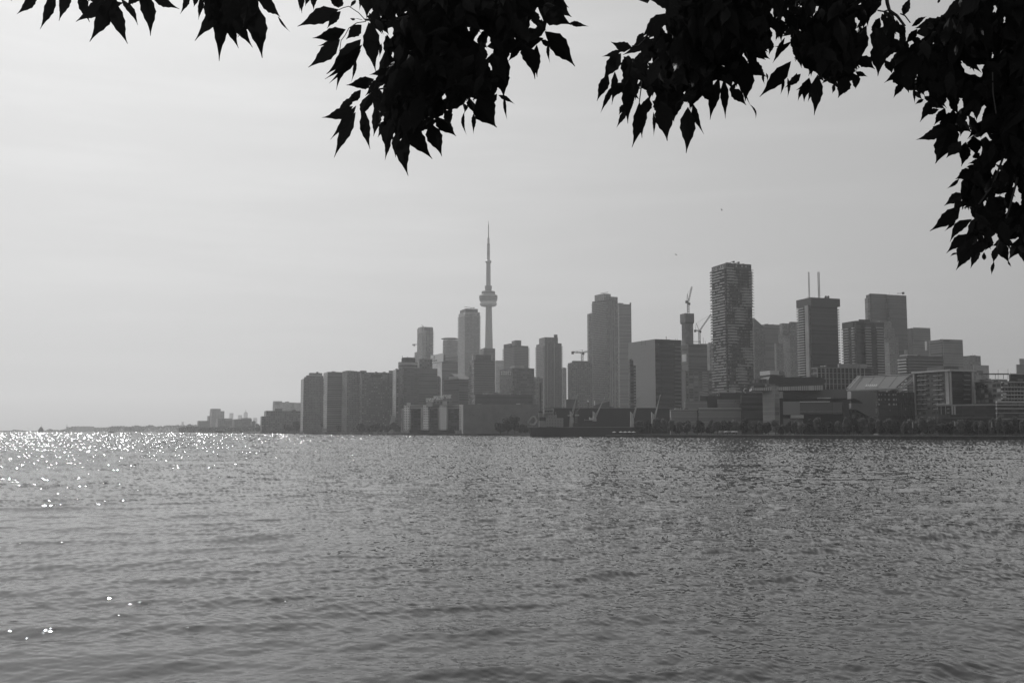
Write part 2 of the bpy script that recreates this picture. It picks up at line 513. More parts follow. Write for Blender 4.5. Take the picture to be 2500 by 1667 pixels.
# ================================================================ far left shore
def simple(name, label, Lx, Cx, Rx, top, Y, mat=None, **kw):
    return Bld(name, label, Lx, Cx, Rx, top, Y, mat or fac(.16, .05), **kw)
q = simple('silo_building', 'stepped grey silo block rising alone above the far left shore', 512, 517, 548, 1003, 3050, fac(.32, .15, 4, 8, .3, .3))
q.sub('upper_block', 513, 518, 539, 1003, 997.5, M_con, 6)
q.sub('lower_block', 506, 510, 517, 1040, 1015, fac(.32, .15, 4, 8, .3, .3), 30, z0=GZ)
q = simple('warehouse', 'long low flat warehouse left of the stepped silo block', 482, 486, 512, 1027, 2980, M_cond, th=85)
q = simple('apartment_building', 'low wide apartment block right of the stepped silo block on the far shore', 527, 532, 567, 1022, 2700, fac(.18, .07, 3.2, 5))
q.sub('roof_box', 548, 550, 567, 1026, 1021, M_con, 4)
q = simple('apartment_building', 'broad apartment block with raised middle behind the far shore trees', 567, 572, 615, 1023, 2600, fac(.16, .07, 3.2, 5))
q.sub('roof_box', 588, 591, 614, 1024, 1020, M_con, 5)
simple('apartment_building', 'narrow block stepping down beside the low dark waterfront block', 613, 616, 624, 1028, 2500, fac(.16, .07, 3.2, 5))
simple('apartment_building', 'lowest end block just left of the low dark waterfront block', 622, 625, 633, 1035, 2400, fac(.16, .07, 3.2, 5))
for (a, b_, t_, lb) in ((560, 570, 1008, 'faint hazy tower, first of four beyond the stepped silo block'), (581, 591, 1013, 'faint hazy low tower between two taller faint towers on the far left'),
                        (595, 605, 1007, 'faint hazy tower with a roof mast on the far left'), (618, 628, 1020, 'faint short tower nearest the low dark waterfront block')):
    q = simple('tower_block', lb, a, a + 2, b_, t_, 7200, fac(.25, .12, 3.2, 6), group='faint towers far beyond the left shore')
    if a == 595:
        q.sub('roof_box', 597, 598, 603, 1007.5, 1005, M_con, 5)
        mast('mast', 600, 1006, 1000, 7230, 2.2, M_con, q.root)
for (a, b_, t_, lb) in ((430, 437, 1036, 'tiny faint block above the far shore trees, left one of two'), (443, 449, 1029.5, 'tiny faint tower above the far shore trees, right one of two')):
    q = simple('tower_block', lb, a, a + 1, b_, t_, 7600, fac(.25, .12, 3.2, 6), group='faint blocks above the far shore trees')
# airport hangars on the island
q = simple('hangar', 'wide pale flat roofed hangar on the far left shore', 178, 180, 222, 1041, 4640, M_con, th=88, depL=40, cat='hangar')
panel('door', q.root, M_pale, q.p['C'], q.p['FR'], q.p['nR'], 186, 206, 1048, 1049.6, .5)
q = simple('hangar', 'dark long hangar among trees on the far shore', 300, 302, 345, 1043.5, 4350, M_cond, th=88, depL=40, cat='hangar')
q = simple('control_tower', 'small airfield control tower with mast on the far left shore', 162.5, 163, 165.5, 1043, 4760, M_con, cat='tower')
q.sub('cabin', 161, 161.5, 167.5, 1044, 1041.5, M_cond, -3)
mast('mast', 163.4, 1041.5, 1035.5, 4765, 1.0, M_dark, q.root)
q = simple('sports_dome', 'low rounded dome roof above the far shore trees', 455, 458, 468, 1040, 3300, M_cond, cat='dome')
b = MB(); c = at(462.5, 1040, 3320); b.lathe(c.x, 3320, [(9.5 * math.cos(t), c.z - 2 + 9.5 * math.sin(t)) for t in np.linspace(0, 1.5, 7)], 20)
b.build('dome', M_cond, q.root)
# ================================================================ left waterfront
q = Bld('apartment_building', 'pale hazy apartment block with uneven roof behind the low dark waterfront block', 666, 690, 722, 982, 2700, fac(.42, .20, 3.1, 4))
q.sub('corner_block', 666.3, 668, 689, 985, 979, M_con, 10)
q.sub('roof_box', 697, 698, 706, 984, 980, M_con, 12)
q.sub('side_block', 716, 718, 734, 1010, 983, fac(.42, .20, 3.1, 4), 14, z0=GZ)
q = Bld('apartment_building', 'low dark terraced waterfront block at the left end of the skyline', 645, 650, 735, 1002.5, 1790, fac(.16, .06, 3.1, 4, .7, .5))
q.sub('terrace_block', 636, 639, 652, 1050, 1016, fac(.16, .06, 3.1, 4, .7, .5), 6, z0=GZ)
q.sub('roof_box', 671, 672, 689, 1003, 997, M_cond, 6)
q.sub('roof_box', 712, 714, 722, 1003, 1000, M_cond, 6)
strip = fac(.44, .04, 2.8, 2.6, .5, .62, .2)  # paler walls on the sun side, sunlight put into their colour
cond = fac(.20, .06, 2.8, 2.4, .62, .5, .35)
q = Bld('condominium', 'leftmost of the tall dark waterfront slabs, with a stepped roof', 735, 741, 790, 924, 1590, cond)
panel('painted_sunlit_wall', q.root, strip, q.p['FL'], q.p['C'], q.p['nL'], 735.3, 740.8, 925, 1052, .3)
for (a, b_, t0) in ((742, 789.5, 920), (747, 789, 916), (754, 787, 910)):
    q.sub('roof_step', a, a + 1.5, b_, t0 + 5, t0, cond, 3)
q.sub('roof_box', 772, 773, 777.5, 911, 907.5, M_cond, 6)
q = Bld('condominium', 'second tall dark waterfront slab with a narrow sunlit edge and curved roofline', 790, 799.5, 836, 907.5, 1500, fac(.19, .06, 2.8, 30, .96, .5, .1))
panel('painted_sunlit_wall', q.root, strip, q.p['FL'], q.p['C'], q.p['nL'], 790.5, 799, 909, 1046, .3)
q = Bld('condominium', 'third tall waterfront slab, banded, left of the striped hotel slab', 835, 848, 882, 906, 1470, cond)
q.sub('roof_crown', 836, 846, 866, 907, 904.5, M_con, 2)
panel('painted_sunlit_wall', q.root, fac(.30, .05, 2.8, 3.0, .4, .6, .2), q.p['FL'], q.p['C'], q.p['nL'], 835.5, 847, 908, 1050, .3)  # sunlight on this end wall put into a lighter facade colour
q = Bld('hotel', 'wide dark hotel slab with close vertical ribs and dotted windows', 878, 884, 961, 908.5, 1450, fac(.17, .06, 2.9, 3.4, .55, .45, 1.5))
q.sub('roof_crown', 878.5, 881, 895, 909, 904.5, M_cond, 2)
q.sub('roof_crown', 949, 950, 960.5, 909, 904.5, M_cond, 3)
b = MB(); P, Q, n = q.p['C'], q.p['FR'], q.p['nR']
for k in range(26):
    x = 885 + k * 2.92
    panel('', None, None, P, Q, n, x, x + .8, 928 if k > 3 else 912, 1040, .5, .02, mb=b)
b.build('ribs', M_cond, q.root)
panel('roof_sign_band', q.root, M_dark, P, Q, n, 905, 931, 913, 921, .7)
q = Bld('hotel', 'slim hotel slab with a bright dotted left wall beside the ribbed hotel slab', 958.5, 967.5, 976, 901.5, 1400, fac(.12, .04, 2.9, 4))
panel('painted_sunlit_wall', q.root, fac(.55, .05, 2.75, 2.9, .5, .5, .15), q.p['FL'], q.p['C'], q.p['nL'], 959, 967, 903, 1020, .35)  # sunlit look of the left wall painted as a much paler panel
b = MB(); c = line_at(q.p['FL'], q.p['C'], 963)      # flared base
b.lathe(c.x - 1, c.y - 2, [(7, GZ), (6, GZ + 8), (3.6, GZ + 20), (3.2, GZ + 24)], 10)
b.build('flared_base', M_con, q.root)
q = Bld('hotel_tower', 'dark hotel tower with a round revolving restaurant drum on its roof', 973, 986, 1022, 897, 1420, fac(.10, .04, 3.0, 5, .8, .3, .25))
c = (q.p['C'] + q.p['B']) / 2
z_ = lambda y: at(1250, y, c.y).z
b = MB(); b.lathe(at(996, 890, c.y).x, c.y, [(13.4, z_(901)), (14.2, z_(896)), (14.2, z_(886)), (14.1, z_(884.6))], 28); b.build('restaurant_drum', fac(.34, .05, 6.3, 400, 1, .42, .1), q.root)
b = MB(); xx = at(997, 880, c.y).x
b.lathe(xx, c.y, [(10.0, z_(885)), (10.0, z_(876)), (9.0, z_(873.5))], 20)
for k in range(16):
    a = k * .39; b.bar((xx + 9.2 * math.cos(a), c.y + 9.2 * math.sin(a), z_(876)), (xx + 9.2 * math.cos(a), c.y + 9.2 * math.sin(a), z_(873.3 - 1.6 * (k % 3 == 0))), .5, 4)
b.build('roof_plant', gmat('matt_black', .05, 1.0, spec=.05), q.root)
mast('mast', 982, 876, 868, c.y, .3, gmat('matt_mast', .05, 1.0, spec=.05), q.root)
q = Bld('office_block', 'dark stepped block between the restaurant drum tower and the billboard building', 1010, 1022, 1068, 899, 1500, fac(.11, .045, 3.4, 30, .96, .45, .2))
q.sub('upper_block', 1014, 1024, 1055, 902, 876, fac(.11, .045, 3.4, 4), 4)
b = MB(); c = at(1066, 920, 1540); b.lathe(c.x, 1540, [(6.5, GZ), (6.5, at(0, 925, 1540).z), (5.5, at(0, 919, 1540).z), (3, at(0, 917, 1540).z)], 16); b.build('round_bay', fac(.13, .05, 3.2, 3), q.root)
q = Bld('condominium', 'slender tall tower with a pale glass crown left of the round roofed tower', 1018.8, 1032, 1057.5, 799, 2150, fac(.15, .06, 3.0, 3.5, .7, .55))
q.sub('glass_crown', 1021, 1033, 1036, 812, 797, fac(.42, .3, 3, 1.5, .8, .8, .3), -.6)
q.sub('roof_box', 1033, 1034, 1056, 800, 798, M_cond, 5)
panel('pale_bay', q.root, fac(.30, .12, 3, 1.6, .6, .5, .6), q.p['C'], q.p['FR'], q.p['nR'], 1032.5, 1039, 806, 874, .8)
q.floors('E', 805, 3.0, 30, 1.9)
b = MB(); b.bar(at(1029, 793, 2170), at(1036, 799, 2170), .7, 4); b.build('maintenance_crane', M_dark, q.root)
simple('apartment_building', 'pale stepped roof block peeping out left of the slender tower with glass crown', 1012, 1014, 1021, 860, 2500, fac(.26, .12, 3, 4))
# small tower crane seen left of the slender tower
def tower_crane(label, x, y_base, y_top, Y, tip, tail, group=None, mast_r=1.0, luff=False, apex=None):
    """mast at pixel column x; tip / tail: pixel ends of jib and counter jib"""
    m0 = at(x, y_base, Y); m1 = at(x, y_top, Y); m0.x = m1.x
    r_ = empty('tower_crane', m0, label, 'crane', group)
    b = MB(); b.truss(m0, m1, mast_r * 2, mast_r * .3, max(3, int((m1.z - m0.z) / (mast_r * 2.5)))); b.build('mast', M_con, r_)
    t = at(tip[0], tip[1], Y + 2); e = at(tail[0], tail[1], Y + 1)
    b = MB(); b.truss(m1, t, mast_r * 1.3, mast_r * .24, 12); b.build('jib', M_con, r_)
    b = MB(); b.truss(m1, e, mast_r * 1.3, mast_r * .3, 3); b.build('counter_jib', M_con, r_)
    b = MB(); b.box(e + Vector((0, 0, -mast_r)), (mast_r * 1.3, mast_r, mast_r * 1.5)); b.build('counterweight', M_cond, r_)
    b = MB(); b.box(m1 + Vector((mast_r, -mast_r, -mast_r)), (mast_r * 1.2, mast_r * 1.2, mast_r * 1.3)); b.build('cab', M_dark, r_)
    if apex:
        ap = at(apex[0], apex[1], Y)
        b = MB(); b.bar(m1, ap, mast_r * .35, 4); b.bar(ap, e, mast_r * .18, 3); b.bar(ap, m1 + (t - m1) * (.98 if luff else .6), mast_r * .12, 3)
        b.build('apex_mast', M_con, r_)
    return r_
tower_crane('tiny tower crane left of the slender tower with glass crown', 1011, 846, 841, 2600, (1018, 840.5), (1008.5, 840.5), mast_r=1.2, apex=(1011, 838.5))
# ================================================================ middle of the skyline
M_board = gmat('sign_board', .8, .6)
q = Bld('office_building', 'office block with a large pale billboard on its bright left wall', 1055.5, 1079, 1118, 866, 1750, fac(.11, .045, 3.6, 40, .97, .5, .2))
P, Q, n = q.p['FL'], q.p['C'], q.p['nL']
panel('pale_wall', q.root, fac(.85, .7, 60, 60, .1, .1, .0), P, Q, n, 1055.8, 1078.7, 886, 990, .15)
sg = panel('sign', q.root, M_board, P, Q, n, 1052.8, 1083, 865, 885, 1.1, .2)
def lettering(text, parent, P, Q, n, x0, y0, y1, mat, out, name='lettering', squeeze=1.0):
    """raised letters on the wall line P-Q, starting at pixel x0, capital height rows y0..y1"""
    a = line_at(P, Q, x0, y1); d = (Q - P).normalized()
    z0_ = at(1250, y1, a.y).z; h_ = at(1250, y0, a.y).z - z0_
    cu = bpy.data.curves.new(name, 'FONT'); cu.body = text; cu.size = h_ / .7; cu.extrude = .08; cu.offset = .0
    cu.space_character = 1.0
    tmp = bpy.data.objects.new(name, cu); C.objects.link(tmp)
    me = bpy.data.meshes.new_from_object(tmp.evaluated_get(bpy.context.evaluated_depsgraph_get()))
    bpy.data.objects.remove(tmp); me.materials.clear(); me.materials.append(mat)
    o = bpy.data.objects.new(name, me); C.objects.link(o)
    off = ORG[parent]; o.parent = parent
    pos = Vector((a.x + n.x * out, a.y + n.y * out, z0_)) - off
    X = Vector((d.x, d.y, 0)); Zz = Vector((n.x, n.y, 0)); Yv = Vector((0, 0, 1))
    o.matrix_local = Matrix.Translation(pos) @ Matrix((X, Yv, Zz)).transposed().to_4x4() @ Matrix.Diagonal((squeeze, 1, 1, 1))
    ORG[o] = off
    return o
lettering('Sun', sg, P, Q, n, 1055, 874, 878, M_dark, 1.25, squeeze=.9)
lettering('Life Financial', sg, P, Q, n, 1056.5, 879.2, 883, M_dark, 1.25, squeeze=1.15)
b = MB(); c = line_at(P, Q, 1061.5, 872); d_ = (Q - P).normalized(); zc = at(1250, 873, c.y).z
for k in range(12):
    a0 = k / 12 * 6.283; a1 = (k + .72) / 12 * 6.283
    def _p(a, r_): return Vector((c.x + n.x * 1.2 + d_.x * r_ * 3.0 * math.cos(a), c.y + n.y * 1.2 + d_.y * r_ * 3.0 * math.cos(a), zc + r_ * 3.3 * math.sin(a)))
    b.bar(_p(a0, .55), _p(a1, 1.0), .32, 4)
b.build('emblem', M_dark, sg)
for k in range(5):
    panel('ledge', q.root, M_pale, q.p['C'], q.p['FR'], q.p['nR'], 1087.5, 1117, 864.6 + k * 3.5 + (0 if k else .6), 866.2 + k * 3.5, .8)
q = Bld('condominium', 'round fronted tower with a flat overhanging disc roof', 1081, 1090, 1122, 833, 2250, fac(.20, .09, 3.0, 3))
c = (q.p['C'] + q.p['B']) / 2; X_ = at(1101, 830, c.y).x; rad = (q.p['FR'] - q.p['C']).length * .60
b = MB(); b.lathe(X_, c.y, [(rad, at(0, 900, c.y).z), (rad, at(0, 832, c.y).z)], 30); b.build('round_front', fac(.22, .08, 3.0, 30, .97, .45, .3), q.root)
b = MB(); b.lathe(X_ - 2, c.y, [(rad * 1.06, at(0, 828.2, c.y).z), (rad * 1.12, at(0, 827, c.y).z), (rad * .8, at(0, 825, c.y).z)], 30); b.build('disc_roof', M_cond, q.root)
for k in range(16):
    b = MB(); a = k * math.pi / 8; b.bar((X_ + rad * .9 * math.cos(a), c.y + rad * .9 * math.sin(a), at(0, 833, c.y).z), (X_ + rad * .9 * math.cos(a), c.y + rad * .9 * math.sin(a), at(0, 828, c.y).z), .5, 4)
    b.build('roof_post', M_con, q.root)
# tall banded tower left of the needle tower
q = Bld('condominium', 'tall pale tower wrapped in balconies just left of the needle tower', 1119.5, 1136, 1171.5, 761, 1950, fac(.40, .13, 3.0, 3.0, .75, .5, .6))
q.sub('penthouse', 1123, 1137, 1166.5, 762, 753, M_cond, 3)
q.floors('RING', 768, 3.0, 52, 1.5, slab=M_conl)
b = MB(); b.bar(at(1133.5, 749, 1965), at(1158, 752, 1965), .55, 4); b.bar(at(1150, 755, 1965), at(1150, 750.5, 1965), .7, 4); b.box(at(1157, 751.6, 1965), (1.2, 1, .9)); b.build('maintenance_crane', M_dark, q.root)
# the needle tower
Yt = 2580.0
ct = at(1192.4, 640, Yt); X_ = ct.x
zz = lambda y: at(1192.4, y, Yt).z
pw = lambda hw, y: hw * Yt / F * (CP + 0.08)      # pixel half width to metres
t_ = empty('observation_tower', (X_, Yt, GZ), 'very tall slender observation tower with round pod and needle mast', 'tower')
def lt(name, prof, mat, n=24, parent=t_):
    b = MB(); b.lathe(X_, Yt, [(pw(r, y), zz(y)) for r, y in prof], n); return b.build(name, mat, parent, smooth=False)
m_cn = gmat('needle_concrete', .30, .8, .08, .03, streak=True)
m_cnd = gmat('pod_steel', .26, .5, .1, .1)
b = MB()      # three-legged shaft
for (y0, r0), (y1, r1) in zip([(1050, 15), (940, 11.6), (849, 9.9), (747, 7.6)], [(940, 11.6), (849, 9.9), (747, 7.6), (744, 7.4)]):
    nn = 24
    def prof(r, y):
        o = []
        for k in range(nn):
            a = 2 * math.pi * k / nn + .35
            o.append((X_ + pw(r, y) * (.80 + .20 * math.cos(3 * a)) * math.cos(a) * 1.06, Yt + pw(r, y) * (.80 + .20 * math.cos(3 * a)) * math.sin(a) * 1.06, zz(y) if y < 1050 else GZ))
        return o
    A, B_ = prof(r0, y0), prof(r1, y1)
    for k in range(nn):
        k2 = (k + 1) % nn; b.poly([A[k], A[k2], B_[k2], B_[k]])
b.build('shaft', m_cn, t_)
lt('radome_ring', [(12, 748.4), (16.5, 747.3), (19.2, 744.5), (19.6, 741.5), (18.6, 738.5), (17.5, 736.8)], gmat('radome', .55, .5, .04, .1), 36)
pod = lt('pod', [(18.2, 736.6), (19.6, 735), (20.6, 728), (21.2, 722.5), (20.4, 721.2), (19, 720.6), (15.6, 719.6), (15.4, 711.8), (8, 710.8)], m_cnd, 36)
lt('window_band', [(20.45, 732.6), (20.75, 730.4)], M_black, 36, pod)
lt('window_band', [(20.95, 728.2), (21.3, 725.8)], M_black, 36, pod)
lt('window_band', [(15.75, 717.2), (15.75, 714.6)], M_black, 36, pod)
lt('skirt', [(7.2, 711), (8.2, 699.2), (8.0, 698)], gmat('skirt', .16, .6, .1, .2), 20)
lt('upper_shaft', [(5.2, 698.2), (4.9, 642)], m_cn, 12)
lt('upper_pod', [(5, 643), (6.2, 641.4), (7.1, 639.2), (6.9, 637.6), (4.2, 635.2)], m_cnd, 24)
an = lt('antenna', [(3.45, 635.4), (3.35, 598.5)], M_con, 10)
lt('antenna_collar', [(3.4, 598.6), (3.4, 596)], M_cond, 10, an)
lt('antenna_section', [(2.6, 596.2), (2.4, 582.6)], M_con, 8, an)
lt('antenna_collar', [(2.5, 583.2), (2.5, 581.4)], M_cond, 8, an)
lt('antenna_tip', [(1.15, 581.6), (.95, 548.5), (.45, 547.5), (.35, 539.6)], M_cond, 8, an)
# block in front of its foot
q = Bld('office_tower', 'plain dark block standing right in front of the needle tower foot', 1172, 1181, 1209, 850, 2000, fac(.13, .06, 3.6, 30, .97, .5, .15))
q = Bld('condominium', 'mid height tower with curved stacked balconies and a dark roof box', 1146, 1157, 1207, 878, 1330, fac(.13, .05, 3.1, 30, .98, .55, .2))
q.sub('roof_box', 1155, 1162, 1201, 879, 866, M_cond, 5)
q.sub('roof_frame', 1152, 1155, 1158, 880, 865.5, M_con, 4)
q.sub('roof_frame', 1199.5, 1200.5, 1203, 880, 866.5, M_con, 4)
q.floors('R', 882, 3.1, 27, 1.4, rail=M_raild)
# rounded balcony stack on the left corner
cc = q.p['FL'] + Vector((2.5, -2)); zb = zt_(q.p, 884)
b = MB(); b.lathe(cc.x, cc.y, [(3.6, zb - 3.1), (4.0, zb - 2.8), (4.2, zb - 1.7), (3.8, zb - 1.7)], 14); f = b.build('round_balcony', M_rail, q.root)
for k in range(1, 30): part_at('round_balcony', f, q.root, -3.1 * k)
q = Bld('office_building', 'low dark gabled roof block left of the tower with curved balconies', 1083, 1120, 1150, 925, 1420, fac(.10, .04, 3.4, 40, .97, .4, .2))
p = q.p; b = MB()
za, zb = zt_(p, 924.8), zt_(p, 911)
r4 = ring(p, .4); mid = [(r4[0][0] * .5 + r4[3][0] * .5, r4[0][1] * .5 + r4[3][1] * .5), (r4[1][0] * .5 + r4[2][0] * .5, r4[1][1] * .5 + r4[2][1] * .5)]
b.poly([(*r4[0], za), (*r4[1], za), (*mid[1], zb), (*mid[0], zb)]); b.poly([(*r4[2], za), (*r4[3], za), (*mid[0], zb), (*mid[1], zb)])
b.poly([(*r4[3], za), (*r4[0], za), (*mid[0], zb)]); b.poly([(*r4[1], za), (*r4[2], za), (*mid[1], zb)]); b.build('roof', M_cond, q.root)
panel('pale_fascia', q.root, M_conl, p['FL'], p['C'], p['nL'], 1097, 1118.5, 919, 925, 1.2)
simple('office_tower', 'pale hazy slab showing between two dark mid skyline blocks', 1205, 1211, 1230, 880, 2700, fac(.24, .13, 3.4, 5))
q = Bld('condominium', 'tower with a square cap and stubby balconies on both edges', 1229.5, 1256, 1290, 843, 1800, fac(.15, .06, 3.0, 2.6, .5, .6, .3))
q.sub('penthouse', 1249, 1258, 1272.5, 845, 830.5, M_cond, 4)
q.sub('parapet', 1229.5, 1245, 1247, 845, 838.5, M_cond, 1, depR=4)
q.floors('RING', 846, 3.0, 24, 1.7, rail=M_raild)
q = Bld('office_building', 'broad dark block with two rows of bright windows near its top left', 1220, 1251, 1304.5, 898, 1400, fac(.10, .04, 3.4, 3.2, .6, .45, .4))
q.sub('roof_plant', 1246, 1256, 1280, 899, 892, M_con, 8)
mast('mast', 1271, 895, 883, 1430, .35, M_met, q.root)
for k in range(5):
    for j in range(2):
        x = 1224 + k * 5.3
        panel('window', q.root, M_pale, q.p['FL'], q.p['C'], q.p['nL'], x, x + 2.6, 907.5 + j * 4.6, 910 + j * 4.6, .3)
q = Bld('condominium', 'slim ribbed tower with shoulders and notched balconies behind the cargo ship', 1309, 1329, 1371, 837, 1640, fac(.15, .055, 3.0, 2.6, .45, .7, .25))
q.sub('penthouse', 1316, 1330, 1362, 838, 823, fac(.17, .06, 3, 2.2, .6, .7, .2), 4)
q.sub('roof_box', 1352, 1354, 1361, 824, 816.5, M_cond, 8)
q.floors('RING', 842, 3.0, 58, 1.5, rail=M_raild, slab=M_cond)
for x in (1328, 1334, 1351):
    panel('rib', q.root, M_con, q.p['C'], q.p['FR'], q.p['nR'], x + 1, x + 2.2, 838, 1040, 1.9)
simple('condominium', 'narrow pale slab behind the right edge of the slim ribbed tower', 1370, 1374, 1383, 898, 2000, fac(.22, .1, 3.0, 3))
simple('apartment_building', 'lower pale block at the foot of the slim ribbed tower', 1296, 1303, 1325, 922, 1540, fac(.17, .07, 3.0, 4))
q = Bld('chimney', 'dark square chimney stack rising behind the cargo ship bridge', 1315.5, 1318, 1321.5, 934, 1010, gmat('brick_dark', .07, .9, .2, .4), cat='chimney')
# warehouse with the plain wall
q = Bld('warehouse', 'long plain windowless brick warehouse on the central waterfront', 1126, 1131, 1316, 986.5, 1060, gmat('plain_brick', .17, .9, .16, .12), th=84, cat='warehouse')
for i in range(26):
    x = 1140 + rnd.random() * 165; y = 994 + rnd.random() * 42
    panel('wall_patch', q.root, M_dark if rnd.random() < .8 else M_con, q.p['C'], q.p['FR'], q.p['nR'], x, x + 2 + rnd.random() * 3, y, y + .8, .06)
q.sub('tall_annex', 1298, 1301, 1316, 1030, 1012, M_cond, -3, z0=GZ)
q = Bld('warehouse', 'dark flat roofed block standing above the plain brick warehouse', 1156, 1160, 1300, 963, 1130, fac(.075, .04, 5, 60, .98, .2, .1), th=84, cat='warehouse')
b = MB()
for k in range(18): b.box(at(1180 + k * 3.6 + rnd.random() * 2, 960.8, 1145), (1.2, 1, 1.0 + rnd.random()))
b.build('roof_plant', M_conl, q.root)
panel('roof_hatch', q.root, M_pale, q.p['C'], q.p['FR'], q.p['nR'], 1260, 1276, 984.8, 988, 1.0)
# pale gridded condos on the water
pgrid = fac(.95, .06, 2.9, 2.3, .42, .45, .3)
q = Bld('condominium', 'low waterfront condominium with three bright gridded bays and pixel patterned roofline', 979, 1000, 1045, 996, 1200, fac(.07, .035, 2.9, 5, .8, .5, .3), th=78)
p = q.p
for (a, b_, t0, nm) in ((981, 985, 997, 'bay'), (985.5, 998, 989.5, 'bay'), (1027, 1032, 994, 'bay'), (1033, 1045, 989, 'bay'), (1069, 1072, 994, 'bay'), (1073, 1089.5, 989, 'bay'), (1121, 1128, 987, 'bay')):
    P = Vector((kx(a) * 1188, 1188)); Q = Vector((kx(b_) * 1188 , 1190)); n = Vector((-.25, -.97))
    b = MB(); f = [tuple(P), tuple(Q), (Q.x + 2, Q.y + 16), (P.x + 2, P.y + 16)]
    b.prism(f, GZ + 4, at(0, t0, 1188).z, 0, 0); b.build('bay', pgrid if b_ - a > 5.5 else M_conl, q.root)
b = MB(); b.prism([(kx(1043) * 1196, 1196), (kx(1128) * 1196, 1200), (kx(1128) * 1220, 1220), (kx(1043) * 1215, 1215)], GZ, at(0, 992, 1196).z, 0, 1); b.build('side_wing', [fac(.07, .035, 2.9, 4, .8, .5, .3), M_roof], q.root)
b = MB(); b.prism([(kx(998) * 1194, 1194), (kx(1120) * 1194, 1195), (kx(1120) * 1212, 1212), (kx(998) * 1210, 1210)], at(0, 998, 1194).z, at(0, 986, 1194).z, 0, 1); b.build('upper_storey', [fac(.28, .06, 3.2, 40, .97, .5, .2), M_roof], q.root)
rr = random.Random(4); b = MB()
for i in range(40):
    for j in range(3):
        x = 1040.5 + i * 1.56; top = 972 if i < 12 else (968 if i < 26 else 964.5)
        if rr.random() < .8: 
            P = at(x, top + j * 3.0 + (1.5 if i < 12 else 0), 1186); b.box(P, (.32, .8, .5 + .2 * rr.random()))
b.build('pixel_screen', gmat('white_screen', .8, .5), q.root)
b = MB(); b.prism([(kx(1040) * 1190, 1190), (kx(1103) * 1190, 1191), (kx(1103) * 1206, 1206), (kx(1040) * 1206, 1206)], at(0, 987, 1190).z, at(0, 971, 1190).z, 0, 1); b.build('penthouse', [fac(.2, .06, 3.1, 4), M_roof], q.root)
panel('step', q.root, M_conl, Vector((kx(1040) * 1187, 1187)), Vector((kx(1060) * 1187, 1187)), Vector((0, -1)), 1041, 1056, 980, 992, .4, -3)
panel('step', q.root, M_conl, Vector((kx(1040) * 1187, 1187)), Vector((kx(1060) * 1187, 1187)), Vector((0, -1)), 1080, 1091, 979, 990, .4, -3)
panel('step', q.root, M_pale, Vector((kx(1040) * 1187, 1187)), Vector((kx(1060) * 1187, 1187)), Vector((0, -1)), 993, 1002, 982.5, 989.5, .4, -3)
b = MB()
for x in (1120.5, 1123): b.prism([(kx(x) * 1184, 1184), (kx(x + .8) * 1184, 1184), (kx(x + .8) * 1186, 1186), (kx(x) * 1186, 1186)], GZ + 6, at(0, 992, 1184).z, 0, 0)
b.build('frame', M_conl, q.root)
# quayside sheds
q = Bld('quay_shed', 'long low pale shed on the quay below the plain brick warehouse', 1109, 1111, 1206, 1051.5, 1090, gmat('shed_white', .40, .6, .25, .2), th=86, depL=9, cat='shed')
b = MB()
for k in range(22): panel('', None, None, q.p['C'], q.p['FR'], q.p['nR'], 1112 + k * 4.2, 1112.8 + k * 4.2, 1052, 1058.5, .12, .01, mb=b)
b.build('posts', M_cond, q.root)
panel('roof_edge', q.root, M_pale, q.p['C'], q.p['FR'], q.p['nR'], 1109, 1206, 1050.6, 1051.6, .5)
# ================================================================ right of the middle
simple('condominium', 'tall thin dark slab just behind the left edge of the curved crown tower', 1433.5, 1437, 1452, 766, 2050, fac(.17, .07, 3.0, 3.5, .7, .6, .4))
q = Bld('condominium', 'hazy slab with a scooped roof behind the curved crown tower', 1500, 1511, 1541, 742, 1950, fac(.15, .07, 3.0, 30, .98, .5, .15))
q.sub('roof_fin', 1537, 1538, 1541, 743, 738.5, M_cond, 1)
q.sub('roof_fin', 1508, 1510, 1522, 743, 739.5, M_cond, 1)
q = Bld('condominium', 'very tall curved crown tower with balconies stacked down its left face', 1445.5, 1482, 1508, 731, 1660, fac(.19, .07, 3.0, 3.0, .55, .8, .35), th=64)
q.sub('glass_crown', 1451.5, 1474, 1491, 733, 716.5, fac(.34, .2, 3, 1.6, .8, .85, .4), 2, th=64)
q.sub('crown_wing', 1488, 1490, 1508, 733, 724, fac(.26, .14, 3, 1.6, .8, .85, .4), 4, th=64)
q.floors('L', 735, 3.0, 57, 1.8, slab=M_conl)
b = MB(); b.bar(at(1466, 716, 1670), at(1484, 713.5, 1670), .45, 4); b.bar(at(1484, 714, 1670), at(1484, 711, 1670), .3, 4); b.build('maintenance_crane', M_dark, q.root)
for x in (1489, 1493.5, 1500): panel('rib', q.root, M_con, q.p['C'], q.p['FR'], q.p['nR'], x, x + 1, 733, 1040, .8)
q = Bld('condominium', 'unfinished square tower with a tower crane over it left of the curved crown tower', 1386.5, 1396, 1446, 885, 1600, fac(.15, .055, 3.0, 3.2, .6, .6, .5))
q.sub('upper_storey', 1396, 1400, 1440, 886, 880.5, M_cond, 4)
q.floors('L', 888, 3.0, 50, 1.3, rail=M_raild)
q.floors('R', 900, 3.0, 46, 1.2, rail=M_raild)
q.sub('roof_frame', 1437, 1438, 1443.5, 886, 878, M_cond, 3)
tower_crane('horizontal jib tower crane left of the curved crown tower', 1421.5, 882, 861, 1630, (1445, 856), (1398, 859), mast_r=1.5, apex=(1421.5, 854))
q = Bld('condominium', 'dark narrow tower with jagged balconies against the pale box office block', 1535, 1538, 1546, 880, 1000, fac(.10, .05, 3.0, 4, .8, .5, .3))
